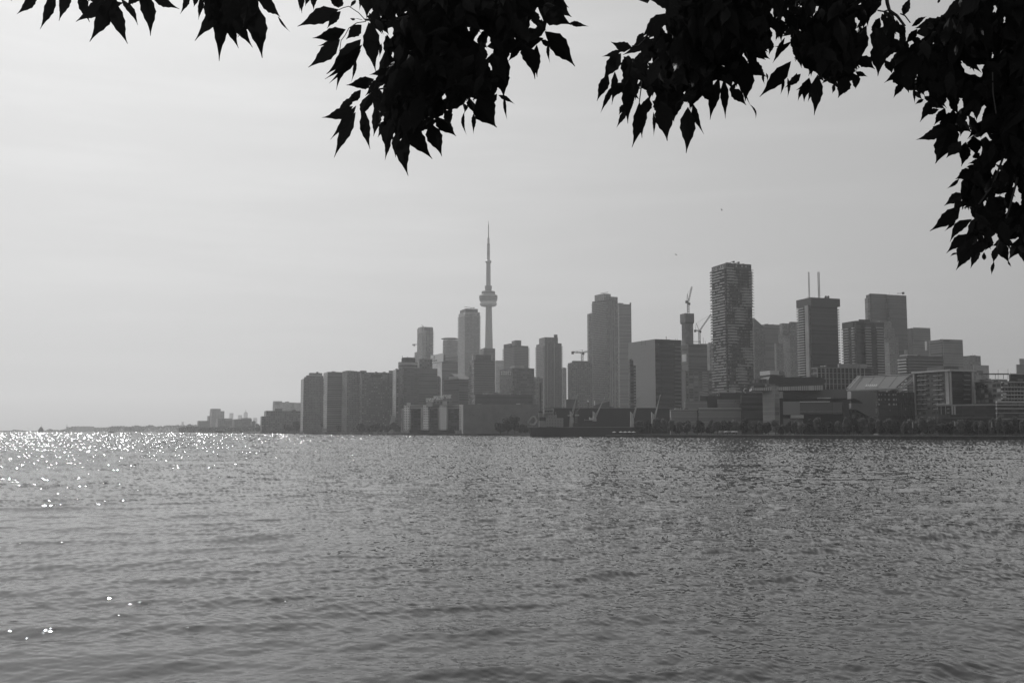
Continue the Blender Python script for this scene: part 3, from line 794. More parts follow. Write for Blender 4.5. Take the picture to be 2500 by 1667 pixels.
q.sub('lower_wing', 1545, 1546, 1552, 990, 892, fac(.10, .05, 3.0, 3, .8, .5, .3), 2, z0=GZ)
p2 = plan(1545, 1546, 1552, 1002, TH, 892)
q.floors('R', 895, 3.0, 32, 1.3, p=p2, rail=M_rail)
# box office block
glz = fac(.20, .17, 3.9, 8, .97, .9, .12, rough=.25)
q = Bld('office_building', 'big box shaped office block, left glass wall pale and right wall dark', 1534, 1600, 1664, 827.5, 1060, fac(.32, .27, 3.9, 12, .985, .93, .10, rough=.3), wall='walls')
P, Q, n = q.p['C'], q.p['FR'], q.p['nR']
panel('dark_facade', q.root, fac(.045, .03, 3.9, 40, .99, .6, .12), P, Q, n, 1600.4, 1614, 829, 1045, .3)  # shade of the right wall put into these darker facade panels
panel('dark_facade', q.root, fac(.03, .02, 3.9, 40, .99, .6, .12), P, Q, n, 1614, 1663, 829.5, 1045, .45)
b = MB()
for k in range(17):
    panel('', None, None, P, Q, n, 1646, 1662, 846 + k * 9.5, 848.5 + k * 9.5, 1.2, .46, mb=b)
b.build('louvres', M_met, q.root)
b = MB()
for (x, w_) in ((1606, .9), (1632, .5), (1634, .4), (1636, .9), (1638.5, .9), (1641, .5), (1643, .9)): panel('', None, None, P, Q, n, x, x + w_, 839, 842.2, .7, .46, mb=b)
b.build('sign_letters', M_met, q.root)
mast('mast', 1626.5, 829, 821, 1075, .3, M_dark, q.root)
for x in (1649, 1654): mast('mast', x, 830, 826, 1085, .12, M_dark, q.root)
b = MB()
for x in (1566.5, 1576): panel('', None, None, q.p['FL'], q.p['C'], q.p['nL'], x, x + .5, 831, 843, .12, .02, mb=b)
b.build('expansion_joint', M_dark, q.root)
# tower under construction
q = Bld('unfinished_tower', 'concrete core of an unfinished tower with a wide climbing form on top', 1664, 1673, 1692, 780, 1250, gmat('raw_concrete', .17, .9, .3, .15), cat='building under construction')
q.sub('climbing_form', 1660, 1673, 1694.5, 786, 764.5, M_cond, -3)
q.sub('form_step', 1661, 1673, 1694, 789, 785.5, M_dark, -2)
b = MB()
for x in (1668, 1671): panel('', None, None, q.p['FL'], q.p['C'], q.p['nL'], x - 2, x - 1.2, 790, 825, 1.0, .02, mb=b)
b.build('hoist_mast', M_con, q.root)
fl = plan(1661, 1680, 1710, 1240, TH, 824)
q.floors('LR', 825, 4.6, 3, .8, p=fl, slab=M_cond, rail=M_cond, name='floor_slab', rh=.4)
q.sub('lower_floors', 1662, 1680, 1726, 905, 839, fac(.10, .04, 3.2, 30, .98, .5, .3), -8)
q.sub('pale_hoarding', 1662.5, 1674.5, 1676, 882, 864, M_pale, -14)
q.sub('base', 1663, 1681, 1745, 1000, 903, fac(.13, .06, 3.2, 7, .8, .7, .5), -6, z0=GZ)
q.sub('side_tower', 1708, 1712, 1725, 905, 839, fac(.15, .05, 3.0, 3, .7, .55, .5), 10, z0=GZ)
p2 = plan(1708, 1712, 1725, 1250, TH, 839)
q.floors('R', 842, 3.2, 22, 1.2, p=p2)
for (x0, x1, y0) in ((1664, 1665.5, 905), (1671, 1675, 905)): panel('construction_net', q.root, M_conl, q.p['FL'], q.p['C'], q.p['nL'], x0 - .5, x1 - .5, y0, 1000, 8.0)
for x, y0 in ((1717, 824), (1722, 832)): mast('mast', x, 840, y0, 1260, .2, M_dark, q.root)
tower_crane('steep luffing tower crane on the unfinished core', 1680, 764, 740, 1275, (1689, 700), (1676, 735), mast_r=1.1, luff=True, apex=(1678, 717))
tower_crane('second luffing crane leaning towards the tallest balcony tower', 1707.5, 840, 808, 1290, (1736, 767), (1697, 806), mast_r=1.0, luff=True, apex=(1700, 789))
simple('condominium', 'pale slab squeezed between the unfinished tower and the tallest balcony tower', 1724, 1732, 1748, 838, 1500, fac(.22, .09, 3.0, 3))
# the big balcony tower
q = Bld('condominium', 'tallest balcony tower, dark with wavy pale balconies in front of everything', 1737, 1771.5, 1834, 642.5, 985, fac(.085, .035, 3.0, 2.2, .7, .6, .9))
q.sub('roof_screen', 1740, 1772, 1832, 650, 642, M_cond, 1)
p = q.p; fh = 2.86; ztop = zt_(p, 650); nF = 44
rr = random.Random(12)
slabm, railm = gmat('balcony_slab', .15, .8), gmat('grey_balustrade', .30, .35, .2, .3)
for k in range(nF):
    z = ztop - fh * (k + 1)
    b = MB()
    o, i_ = 1.9, .02
    C_, FL, FR, nL, nR, dR, dL = (p[s] for s in ('C', 'FL', 'FR', 'nL', 'nR', 'dR', 'dL'))
    b.prism([tuple(v) for v in (FL + nL * o + dL * 1.6, C_ + nL * o + nR * o, FR + nR * o + dR * 1.6, FR + nR * i_ + dR * 1.6, C_ + nL * i_ + nR * i_, FL + nL * i_ + dL * 1.6)], z, z + .32, 0, 0, bottom=True)
    # balustrades come and go in a slow wave down the facade
    for seg in range(14):
        t0, t1 = seg / 14, (seg + 1) / 14
        wv = math.sin(k * .30 + t0 * 6.5) + .8 * math.sin(k * .62 - t0 * 8 + 1) + .5 * (rr.random() - .5) - .1
        if wv > .0:
            a0 = C_ + (FR - C_) * t0; a1 = C_ + (FR - C_) * t1
            b.prism([tuple(v) for v in (a0 + nR * (o - .02), a1 + nR * (o - .02), a1 + nR * (o - .2), a0 + nR * (o - .2))], z + .322, z + (1.5 if wv < .8 else 2.1), 1, 1)
    for seg in range(6):
        t0, t1 = seg / 6, (seg + 1) / 6
        if rr.random() < .78:
            a0 = FL + (C_ - FL) * t0; a1 = FL + (C_ - FL) * t1
            b.prism([tuple(v) for v in (a0 + nL * (o - .02), a1 + nL * (o - .02), a1 + nL * (o - .2), a0 + nL * (o - .2))], z + .322, z + 1.5, 1, 1)
    b.build('balcony', [slabm, railm], q.root)
b = MB(); b.bar(at(1777, 643, 1000), at(1790, 639, 1000), .35, 4); b.bar(at(1790, 644, 1000), at(1803, 641, 1000), .35, 4); b.box(at(1791, 639.5, 1000), (1, .8, .8)); b.box(at(1803, 641.3, 1000), (1, .8, .8)); b.build('maintenance_crane', M_dark, q.root)
q = Bld('office_tower', 'dark tower with a sloping shoulder peeping out right of the tallest balcony tower', 1836, 1841, 1868, 800, 1350, fac(.12, .06, 2.2, 2.4, .5, .5, .5))
p = q.p; b = MB(); f = ring(p, -.2); za, zb = q.z1, zt_(p, 776)
b.prism(f, za, zb, 0, 0, zt=[zb, za + .5, za + .5, zb]); b.build('sloping_roof', M_cond, q.root)
simple('office_tower', 'plain flat topped dark tower between the sloping shoulder and the stepped tower', 1850, 1867, 1906, 791.5, 1650, fac(.10, .07, 3.6, 60, .99, .6, .1))
q = Bld('office_tower', 'grainy stepped tower just left of the twin mast tower', 1900, 1928, 1952, 812, 1500, fac(.17, .07, 2.4, 2.6, .5, .5, .5))
q.sub('upper_step', 1903, 1910, 1928, 815, 789, fac(.17, .07, 2.4, 2.6, .5, .5, .5), 3)
q.sub('upper_step', 1926, 1931, 1951, 815, 785.5, fac(.17, .07, 2.4, 2.6, .5, .5, .5), 5)
q.sub('lower_step', 1890, 1895, 1912, 1000, 838, fac(.17, .07, 2.4, 2.6, .5, .5, .5), -4, z0=GZ)
# twin mast tower
q = Bld('office_tower', 'dark tower with two tall masts and an overhanging black top', 1949, 1979, 2044, 740, 1130, fac(.04, .018, 3.0, 60, .99, .45, .1))
q.sub('overhanging_top', 1943.5, 1979, 2050.5, 745.5, 726, M_black, -3)
P, Q, n = q.p['FL'], q.p['C'], q.p['nL']
panel('concrete_pier', q.root, M_con, P, Q, n, 1970.5, 1979, 746, 1000, 1.8)
f = None
for k in range(33):
    yy = 0
    z1 = zt_(q.p, 748) - k * 2.95
    f = panel('balcony', q.root, M_conl, P, Q, n, 1949.5, 1966.5, 0, 0, 1.7, .02, ym=850, z=(z1, z1 - 1.25)) if k == 0 else part_at('balcony', f0, q.root, -k * 2.95)
    if k == 0: f0 = f
q.floors('E', 748, 2.95, 30, 2.4, rail=M_raild, slab=M_cond)
q.floors('W', 748, 2.95, 33, 1.6, rail=M_rail)
for x, wdt in ((1976, .55), (2000, .8)):
    mt = mast('mast', x, 728, 664, 1140, wdt, M_con, q.root, lattice=16)
b = MB()
for k in range(14): b.bar(at(1968 + k * 1.6, 729, 1138), at(1968 + k * 1.6, 729 - 2 - 4 * rnd.random(), 1138), .12, 3)
b.build('small_aerials', M_dark, q.root)
q.sub('roof_box', 2012, 2013, 2025, 730, 726.5, M_black, 6)
for x in (2016.5, 2022.5):
    b = MB(); c = at(x, 724.5, 1130); b.bar(c, c + Vector((0, 1.0, 0)), 1.25, 14); b.bar(c + Vector((0, .8, 0)), c + Vector((0, .8, -2)), .25, 4); b.build('dish_antenna', M_dark, q.root)
# banded multi bay tower
m_b = fac(.055, .028, 2.9, 60, .99, .5, .1)
q = Bld('apartment_tower', 'dark many sided tower with pale balcony bands right of the twin mast tower', 2057, 2081, 2156, 792, 1080, m_b)
q.sub('parapet', 2055.5, 2082, 2158, 799, 784, M_black, -1.5)
q.sub('roof_plant', 2096, 2100, 2124, 786, 779.5, M_black, 6)
q.sub('projecting_bay', 2078, 2089, 2101, 1000, 783, m_b, -5, z0=GZ)
q.sub('projecting_bay', 2110, 2112, 2127, 1000, 785, m_b, -4, z0=GZ)
q.sub('projecting_bay', 2137, 2139, 2157, 1000, 786, m_b, -4, z0=GZ)
for (x0, x1, Yo, fa) in ((2058, 2074, None, 'L'), (2083, 2088, 0, 'L2'), (2113, 2126, -4, 'R'), (2141, 2156, -4, 'R')):
    if fa == 'L': P, Q, n = q.p['FL'], q.p['C'], q.p['nL']
    elif fa == 'L2': pp = plan(2078, 2089, 2101, 1075, TH, 783); P, Q, n = pp['FL'], pp['C'], pp['nL']
    else: pp = plan(x0 - 2, x0 - 1, x1 + 1, 1076, TH, 785); P, Q, n = pp['C'], pp['FR'], pp['nR']
    z1 = zt_(q.p, 800)
    f0 = panel('balcony', q.root, M_rail if fa[0] == 'R' else M_conl, P, Q, n, x0, x1, 0, 0, 1.6, .02, ym=860, z=(z1, z1 - 1.15))
    for k in range(1, 24): part_at('balcony', f0, q.root, -k * 2.95)
# tall plain dark tower + stepped pale one
q = Bld('office_tower', 'tall plain dark tower with cut corners behind the many sided tower', 2114, 2123, 2212, 719, 1500, fac(.085, .06, 3.6, 60, .99, .7, .06), depR=58)
q.sub('corner_block', 2121, 2126, 2165, 720, 716.5, fac(.085, .06, 3.6, 60, .99, .7, .06), -.8, z0=GZ)
panel('pale_edge', q.root, fac(.2, .1, 3.6, 3), q.p['FL'], q.p['C'], q.p['nL'], 2114.3, 2122, 728, 900, .4)
q.sub('side_block', 2160, 2170, 2212.5, 900, 719.5, fac(.08, .055, 3.6, 60, .99, .7, .06), 2, z0=GZ)
b = MB(); b.bar(at(2190, 716.5, 1520), at(2206, 715.8, 1520), .5, 4); b.box(at(2205, 715.6, 1520), (1.6, 1, 1.6)); b.bar(at(2204, 719, 1520), at(2204, 715, 1520), .6, 4); b.build('maintenance_crane', M_dark, q.root)
st = fac(.20, .10, 3.0, 2.8, .5, .45, .5)
q = Bld('apartment_tower', 'pale stepped tower between the many sided tower and the tall plain dark tower', 2150, 2170, 2193, 822, 1300, st)
q.sub('upper_step', 2150, 2160, 2184, 824, 800, st, 3); q.sub('upper_step', 2138, 2148, 2176, 802, 783, st, 6)
q = Bld('office_tower', 'mid tower with a black left wall and finely banded right wall', 2210, 2229.5, 2271, 800.5, 1550, fac(.19, .10, 3.5, 60, .99, .45, .1))
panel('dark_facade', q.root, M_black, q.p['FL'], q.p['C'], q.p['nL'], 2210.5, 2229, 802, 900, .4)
panel('parapet', q.root, M_conl, q.p['C'], q.p['FR'], q.p['nR'], 2229, 2270.5, 800, 802.5, .5)
q = Bld('office_tower', 'square pale office tower with dark banded left wall at the right of the skyline', 2266, 2302, 2350, 828, 1350, fac(.19, .13, 3.6, 60, .99, .4, .1))
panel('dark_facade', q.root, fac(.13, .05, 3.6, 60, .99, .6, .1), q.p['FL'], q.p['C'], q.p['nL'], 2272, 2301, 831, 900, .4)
panel('vent_panel', q.root, M_dark, q.p['C'], q.p['FR'], q.p['nR'], 2303, 2318, 831, 833.5, .3)
panel('pale_screen', q.root, M_pale, q.p['FL'], q.p['C'], q.p['nL'], 2259.5, 2264, 833, 855, 1.0)
q = Bld('apartment_building', 'wide banded slab with pale balconies on its left corner below the square office tower', 2194, 2215, 2302, 868, 960, fac(.10, .04, 2.9, 60, .99, .5, .1))
q.floors('L', 872, 2.9, 14, 1.6, slab=M_conl, rail=M_pale)
q.floors('R', 872, 2.9, 14, 1.0, rail=M_raild, slab=M_cond)
q.sub('roof_tower', 2208.5, 2210, 2216, 868, 854, M_con, 4)
q.sub('roof_terrace', 2196, 2216, 2238, 869, 865, M_conl, 1)
q = Bld('apartment_building', 'stepped hazy blocks between the square office tower and the open sky', 2351, 2367, 2394, 868, 1500, fac(.17, .08, 3.4, 5))
q.sub('front_block', 2375, 2377, 2414, 910, 891, M_con, -30, z0=GZ)
q.sub('side_block', 2348, 2352, 2368, 900, 869, fac(.22, .1, 3, 3, .6, .5, .4), -6, z0=GZ)
simple('apartment_building', 'low hazy block filling the gap behind the framed condominium', 2330, 2338, 2400, 903, 1250, fac(.14, .07, 3.2, 5))
# ================================================================ low waterfront right
q = Bld('shed', 'very long dark sugar shed wall behind the cargo ship', 1351, 1352, 1652, 996, 880, gmat('sugar_shed', .024, .6, .15, .15), th=88, depL=40, cat='warehouse')
panel('roof_edge', q.root, M_met, q.p['C'], q.p['FR'], q.p['nR'], 1351, 1650, 995.2, 996.4, .5)
q.sub('roof_block', 1380, 1382, 1410, 997, 975, M_cond, 20)
q.sub('roof_block', 1450, 1452, 1490, 997, 978, M_con, 26)
b = MB(); c = at(1477, 990, 920); b.prism([(at(1449 + 0, 990, 900).x, 900), (at(1488, 990, 900).x, 900), (at(1488, 990, 930).x, 930), (at(1449, 990, 930).x, 930)], at(0, 996, 900).z, at(0, 980, 900).z, 0, 0, zt=[at(0, 990, 900).z, at(0, 979, 900).z, at(0, 979, 900).z, at(0, 990, 900).z]); b.build('roof_hopper', M_cond, q.root)
# studio building (low pale boxes on dark)
fb = fac(.28, .2, 4.0, 60, .99, .82, .1)
q = Bld('studio_building', 'long low ribbed glass studio block behind the waterfront trees, right of the ship cranes', 1635, 1638, 1704, 1000, 793, fb, th=86, cat='building')
q.sub('right_wing', 1705, 1707, 1809, 1050, 996.5, fb, -2, z0=GZ, th=86)
b = MB(); p = q.p
panel('painted_gap_shade', q.root, M_black, p['C'], p['FR'], p['nR'], 1702.2, 1704.5, 999, 1045, .3)  # black strip on the wall, the gap's shade put into its colour
q.sub('roof_pavilion', 1671, 1673, 1726, 1000, 978.5, fac(.27, .2, 4.5, 60, .99, .8, .05), 3, th=86)
q.sub('roof_pavilion', 1751, 1753, 1813, 998, 974.5, fac(.27, .2, 4.5, 60, .99, .8, .05), 2, th=86)
q.sub('dark_core', 1724, 1727, 1760, 999, 966, M_black, 8, th=86)
q.sub('dark_core', 1707, 1709, 1760, 980, 966, M_dark, 9, th=86)
q.sub('dark_core', 1755, 1757, 1862, 999, 958.5, M_black, 12, th=86)
q.sub('banded_wing', 1808, 1809.5, 1862, 1050, 962, fac(.07, .03, 4.0, 60, .99, .5, .1), -1, z0=GZ, th=86)
panel('roof_edge', q.root, M_pale, p['C'], p['FR'], p['nR'], 1635, 1703, 999.2, 1000.6, .6)
pw_ = plan(1705, 1707, 1809, 791, 86, 996)
panel('roof_edge', q.root, M_pale, pw_['C'], pw_['FR'], pw_['nR'], 1706, 1811, 995.6, 998, .7)
# wall mural / cut out sign on the right-hand roof pavilion
pp = plan(1751, 1753, 1813, 795, 86, 975); b = MB(); rr = random.Random(3)
for k in range(26):
    x = 1791 + rr.random() * 15; y = 976.5 + rr.random() * 8
    panel('', None, None, pp['C'], pp['FR'], pp['nR'], x, x + .6 + rr.random() * .9, y, y + .5 + rr.random() * 1.1, .35, .02, mb=b)
b.build('cut_out_sign', M_dark, q.root)
# pale framed box on the dark roof, with round drum
pf = plan(1751, 1753, 1800, 803, 86, 955)
panel('pale_screen', q.root, M_conl, pf['C'], pf['FR'], pf['nR'], 1752.5, 1774, 952, 958.5, .5)
for a in ((1774, 1795, 950.6, 952), (1774, 1795, 957, 958.4), (1793.5, 1795.3, 950.6, 958.4)): panel('frame', q.root, M_conl, pf['C'], pf['FR'], pf['nR'], *a, .8)
b = MB(); c = at(1821, 953.5, 802)
for k in range(10):
    a0 = math.pi * (.5 + k / 10); a1 = math.pi * (.5 + (k + 1) / 10)
    b.bar((c.x + 1.7 * math.cos(a0), c.y, c.z + 1.7 * math.sin(a0)), (c.x + 1.7 * math.cos(a1), c.y, c.z + 1.7 * math.sin(a1)), .42, 5)
b.build('round_vent', M_pale, q.root)
# college building
col_y = 724
wallb = fac(.15, .10, 3.6, 60, .99, .85, .05)
q = Bld('college_building', 'large dark roofed college block with a tall pale corner tower behind the trees', 1861, 1890, 1901, 942, col_y, fac(.32, .22, 3.2, 60, .99, .8, .2), th=62)
P0 = Vector((kx(1901) * 742, 742)); Q0 = Vector((kx(2060) * 728, 728)); n0 = Vector((-.05, -1)).normalized()
def wallbox(name, x0, x1, y0, y1, Y0, Y1, dep, mat, z0=None, parent=None, top=None):
    """box whose front runs from pixel x0 at Y0 to x1 at Y1, dep metres deep"""
    P = Vector((kx(x0, y0) * Y0, Y0)); Q = Vector((kx(x1, y0) * Y1, Y1)); d = (Q - P).normalized(); n = Vector((-d.y, d.x))
    f = [tuple(P), tuple(Q), tuple(Q + n * dep), tuple(P + n * dep)]
    za = at(0, y1, Y0).z if z0 is None else z0
    b = MB(); t0 = at(0, y0, Y0).z; t1 = at(0, top if top else y0, Y1 if top else Y0).z
    b.prism(f, za, t0, 0, 1, zt=[t0, t1, t1, t0], bottom=True)
    return b.build(name, [mat, M_roof], parent or q.root)
wallbox('main_wall', 1911, 2082, 951.5, 974, 747, 732, 30, fac(.17, .12, 30, 18, .98, .98, .15))
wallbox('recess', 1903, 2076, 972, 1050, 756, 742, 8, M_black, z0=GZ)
wallbox('hall_box', 1911.5, 1953, 980, 1012, 720, 716, 20, fac(.30, .22, 30, 30, .99, .95, .0))
wallbox('hall_box', 1953.2, 2056, 982, 1010.5, 716.3, 708, 20, fac(.07, .05, 30, 22, .98, .95, .2))
panel('white_edge', q.root, M_white, Vector((kx(1953) * 715, 715)), Vector((kx(2056) * 707, 707)), Vector((0, -1)), 1953, 2026, 979.6, 981.4, .4, -.5)
panel('white_edge', q.root, M_white, P0, Q0, n0, 1995, 2028, 970.4, 973, .5, -.6)
panel('ledge', q.root, M_met, Vector((kx(1953) * 715, 715)), Vector((kx(2056) * 707, 707)), Vector((0, -1)), 1954, 2056, 1003, 1005.5, .5, .01)
wallbox('podium', 1931, 1962, 1012.6, 1020.5, 716, 714, 10, M_conl)
wallbox('podium', 1912, 1960, 1021, 1050, 720, 716, 10, fac(.15, .11, 4, 4), z0=GZ)
wallbox('glass_link', 2056, 2078, 975, 1050, 726, 724, 10, M_glass, z0=GZ)
wallbox('fascia', 1835, 2009.5, 947.5, 953.5, 728, 720, 22, fac(.42, .20, 30, 1.5, .5, .98, .4), top=940)
wallbox('painted_shadow_gap', 1840, 2012, 941, 950, 734, 728, 20, M_dark, top=934)  # solid dark box, shade under the roof put into its colour
b = MB()      # rounded dark roof
Y0, Y1 = 736, 728
prof = [(1877, 941, 928), (1877.5, 922, 919), (1893, 918, 917), (1920, 921, 921), (1990, 921, 920), (2010, 922, 923), (2016, 927, 935)]
xs = [1877, 1880, 1895, 1920, 1990, 2008, 2016]; ts = [926, 918.5, 917, 920.5, 920, 922, 927]; bs = [940, 940, 938.5, 937.5, 935, 935, 934]
for (x0, t0, b0), (x1, t1, b1) in zip(zip(xs, ts, bs), zip(xs[1:], ts[1:], bs[1:])):
    A = [at(x0, b0, Y0), at(x1, b1, Y0), at(x1, t1, Y0), at(x0, t0, Y0)]; A2 = [Vector((v.x, v.y + 26, v.z)) for v in A]
    b.poly(A); b.poly([A[3], A[2], A2[2], A2[3]]); b.poly([A[1], A[0], A2[0], A2[1]])
A = [at(2016, 934, Y0), at(2016, 927, Y0)]; b.poly([A[0], A[0] + Vector((0, 26, 0)), A[1] + Vector((0, 26, 0)), A[1]])
A = [at(1877, 940, Y0), at(1877, 926, Y0)]; b.poly([A[0] + Vector((0, 26, 0)), A[0], A[1], A[1] + Vector((0, 26, 0))])
b.build('rounded_roof', M_black, q.root)
wallbox('roof_cabin', 1855, 1880, 907, 917, 772, 758, 8, M_pale, top=904.5)
wallbox('roof_screen', 1880, 1915, 907, 918, 768, 764, 8, fac(.22, .12, 3, 2))
wallbox('roof_terrace', 1835, 1880, 926, 947, 752, 742, 12, fac(.09, .05, 4, 3))
# curved pale gable on the right of the college
b = MB(); Yc = 714; pts = [(2078, 973), (2087, 973), (2100, 978), (2107, 984), (2107, 984.2), (2078, 984), (2078, 999), (2088, 999.5), (2098, 1003), (2120, 1016), (2140.5, 1016), (2140.5, 961), (2132, 956), (2112, 953), (2078, 953)]
A = [at(x, y, Yc) for x, y in pts]; B_ = [v + Vector((2, 14, 0)) for v in A]
ids = list(range(len(pts)))
b.poly([A[0], A[1], A[2], A[3], A[11], A[12], A[13], A[14]]); b.poly([A[5], A[6], A[7], A[8], A[9], A[10], A[11], A[3]])
for i in range(len(pts)):
    j = (i + 1) % len(pts); b.poly([A[j], A[i], B_[i], B_[j]])
b.build('curved_gable', fac(.19, .15, 60, 60), q.root)
wallbox('arch_infill', 2078, 2108, 974, 984, 720, 720, 6, M_dark)
wallbox('lower_stage', 2078, 2125, 1000, 1050, 720, 719, 6, fac(.11, .05, 3.5, 3), z0=GZ)
for k in range(7): panel('edge_light', q.root, M_pale, Vector((kx(2138) * 713, 713)), Vector((kx(2145) * 713, 713)), Vector((0, -1)), 2138, 2140, 980 + k * 4.2, 982.6 + k * 4.2, .3, .01) if k != 3 else None
# construction lattice behind
q = Bld('unfinished_building', 'open concrete frame under construction left of the sloping glass roof', 1985, 1996, 2128, 897, 780, fac(.07, .035, 4, 60, .99, .7, .1), th=80, cat='building under construction')
p = q.p
for k in range(4):
    z = q.z1 - k * 4.2
    b = MB(); b.prism(ring(p, 1.2), z - .45, z, 0, 0, bottom=True); b.build('floor_slab', M_con, q.root)
for k in range(13):
    x = 1996.5 + k * 9.6; P = line_at(p['C'], p['FR'], x)
    b = MB(); b.box((P.x + p['nR'].x, P.y + p['nR'].y, (GZ + q.z1) / 2), (.35, .35, (q.z1 - GZ) / 2 - .5), R(-10)); b.build('column', M_con, q.root)
q.sub('roof_hoarding', 2045, 2048, 2116, 897, 888, M_con, 3, th=80)
for x, y0 in ((2018, 888), (2092, 885), (2100, 888)): mast('mast', x, 945, y0, 775, .3, M_met, q.root)
b = MB(); c = at(2014.5, 894.2, 775); b.lathe(c.x, c.y, [(.4, c.z - .4), (.8, c.z), (.4, c.z + .4)], 10); b.build('polished_ball', M_glint, q.root)  # small polished metal ball
panel('bright_sheet', q.root, M_white, p['C'], p['FR'], p['nR'], 2003, 2009, 893.6, 895, 1.6)
# sloping glass roof block
q = Bld('office_building', 'dark block with small pale windows under a big sloping glass roof', 2141, 2143, 2232, 957, 676, fac(.04, .03, 4, 60, .99, .6, .05), th=86, cat='building')
def sl(name, quad, Y_bot, Y_top, th_, mat, parent):
    """sloping slab; quad: four photo pixels bottom-left, bottom-right, top-right, top-left"""
    A = [at(quad[0][0], quad[0][1], Y_bot), at(quad[1][0], quad[1][1], Y_bot), at(quad[2][0], quad[2][1], Y_top), at(quad[3][0], quad[3][1], Y_top)]
    B_ = [v + Vector((0, 0, -th_)) for v in A]
    b = MB(); b.poly(A); b.poly(B_[::-1])
    for i in range(4): j = (i + 1) % 4; b.poly([A[j], A[i], B_[i], B_[j]])
    return b.build(name, mat, parent)
rf = sl('sloping_roof', [(2072, 951), (2186, 946.5), (2222, 914), (2098, 919.5)], 666, 688, .9, gmat('roof_glass', .13, .4, .05, .2), q.root)
for (a, c) in (((2112, 949.8), (2136, 918)), ((2140, 948.6), (2164, 916.8)), ((2168, 947.4), (2193, 915.6)), ((2086, 950.8), (2106, 919.2))):
    b = MB(); b.bar(at(a[0], a[1], 665.8), at(c[0], c[1], 687.8), .18, 4); b.build('roof_bar', M_dark, rf)
for (a, c, r_) in (((2066, 952), (2190, 946.8), .28), ((2097, 919), (2224, 913.4), .28)):
    Ya = 665.5 if a[1] > 940 else 687.5
    b = MB(); b.bar(at(a[0], a[1], Ya), at(c[0], c[1], Ya), r_, 4); b.build('roof_rail', M_white, rf)
b = MB(); b.truss(at(2070, 951, 665.5), at(2098, 919, 687.5), 1.6, .16, 14); b.build('edge_truss', M_conl, rf)
b = MB(); b.truss(at(2192, 955, 666), at(2226, 925, 686), 1.8, .18, 12); b.build('edge_truss', M_conl, rf)
for k in range(6):
    x = 2113 + k * 4.8; b = MB(); b.bar(at(x, 944, 665), at(x + 4, 938.5, 668), .3, 4); b.build('roof_vent', M_pale, rf)
sl('lower_eave', [(2075, 953.5), (2186, 949), (2190, 946.8), (2072, 951)], 665, 666, .6, M_con, q.root)
P, Q, n = q.p['C'], q.p['FR'], q.p['nR']
for (y, xs_) in ((961, (2144, 2151, 2160, 2168, 2179, 2186)), (973, (2144, 2151, 2160, 2168, 2180, 2187)), (984.5, (2144, 2169, 2180, 2187))):
    for i, x in enumerate(xs_):
        w_ = 4.0 if x in (2144, 2168, 2179, 2180, 2169) else 1.8
        panel('window', q.root, M_pale, P, Q, n, x, x + w_, y, y + 4.6, .15)
for k, (x, y) in enumerate(((2209, 1012), (2210, 996), (2200, 984), (2172, 999), (2205, 960), (2226, 1030))): panel('window', q.root, M_con, P, Q, n, x, x + 1.6, y, y + 5, .15)
b = MB()
for x in (2196, 2200, 2204, 2209, 2214, 2219, 2224): panel('', None, None, P, Q, n, x, x + .8, 958, 1045, .4, .02, mb=b)
b.build('fins', M_dark, q.root)
# framed condominium
fr = fac(.16, .05, 3.05, 4.2, .62, .5, .7)
q = Bld('condominium', 'boxy condominium with a thick pale concrete frame around its dark right face', 2233, 2319, 2375, 902, 650, fr)
p = q.p; LP, LQ, Ln = p['FL'], p['C'], p['nL']; RP, RQ, Rn = p['C'], p['FR'], p['nR']
b = MB(); b.prism(ring(p, 1.6), zt_(p, 906), zt_(p, 901.2), 0, 1, bottom=True); b.build('roof_slab', [M_conl, M_roof], q.root)
q.sub('roof_penthouse', 2262, 2305, 2340, 902, 893.5, M_cond, 6)
panel('frame', q.root, M_conl, LP, LQ, Ln, 2233, 2236.5, 907, 1012, 1.2)
panel('frame', q.root, M_conl, LP, LQ, Ln, 2311, 2319, 906, 1000, .9)
panel('dark_strip', q.root, M_black, LP, LQ, Ln, 2237, 2240.5, 907, 1012, .2)
panel('dark_facade', q.root, fac(.03, .02, 3.05, 60, .99, .6, .1), RP, RQ, Rn, 2320.5, 2371, 909, 988, .25)
panel('frame', q.root, M_conl, RP, RQ, Rn, 2319.2, 2321.5, 906, 990, .9)
panel('frame', q.root, M_conl, RP, RQ, Rn, 2370.5, 2375, 906, 990, 1.2)
panel('frame', q.root, M_conl, LP, LQ, Ln, 2290, 2319, 986, 990, 1.4)
for k in range(9):
    y = 916 + k * 11.6
    for (x0, x1) in ((2242, 2265), (2282, 2304)):
        if y < 1005: panel('balcony', q.root, M_conl, LP, LQ, Ln, x0, x1, y, y + 1.6, 1.4, .02)
    if y < 985:
        panel('balcony', q.root, M_raild, RP, RQ, Rn, 2351, 2366, y - 1, y + 2, 1.2, .27)
        panel('spandrel', q.root, M_dark, RP, RQ, Rn, 2322, 2349, y, y + 1.0, .5, .27)
for k in range(9):
    y = 909 + k * 11.6
    for x in (2252, 2291):
        if y < 1000: panel('door', q.root, M_black, LP, LQ, Ln, x, x + 2.6, y, y + 6.5, .1)
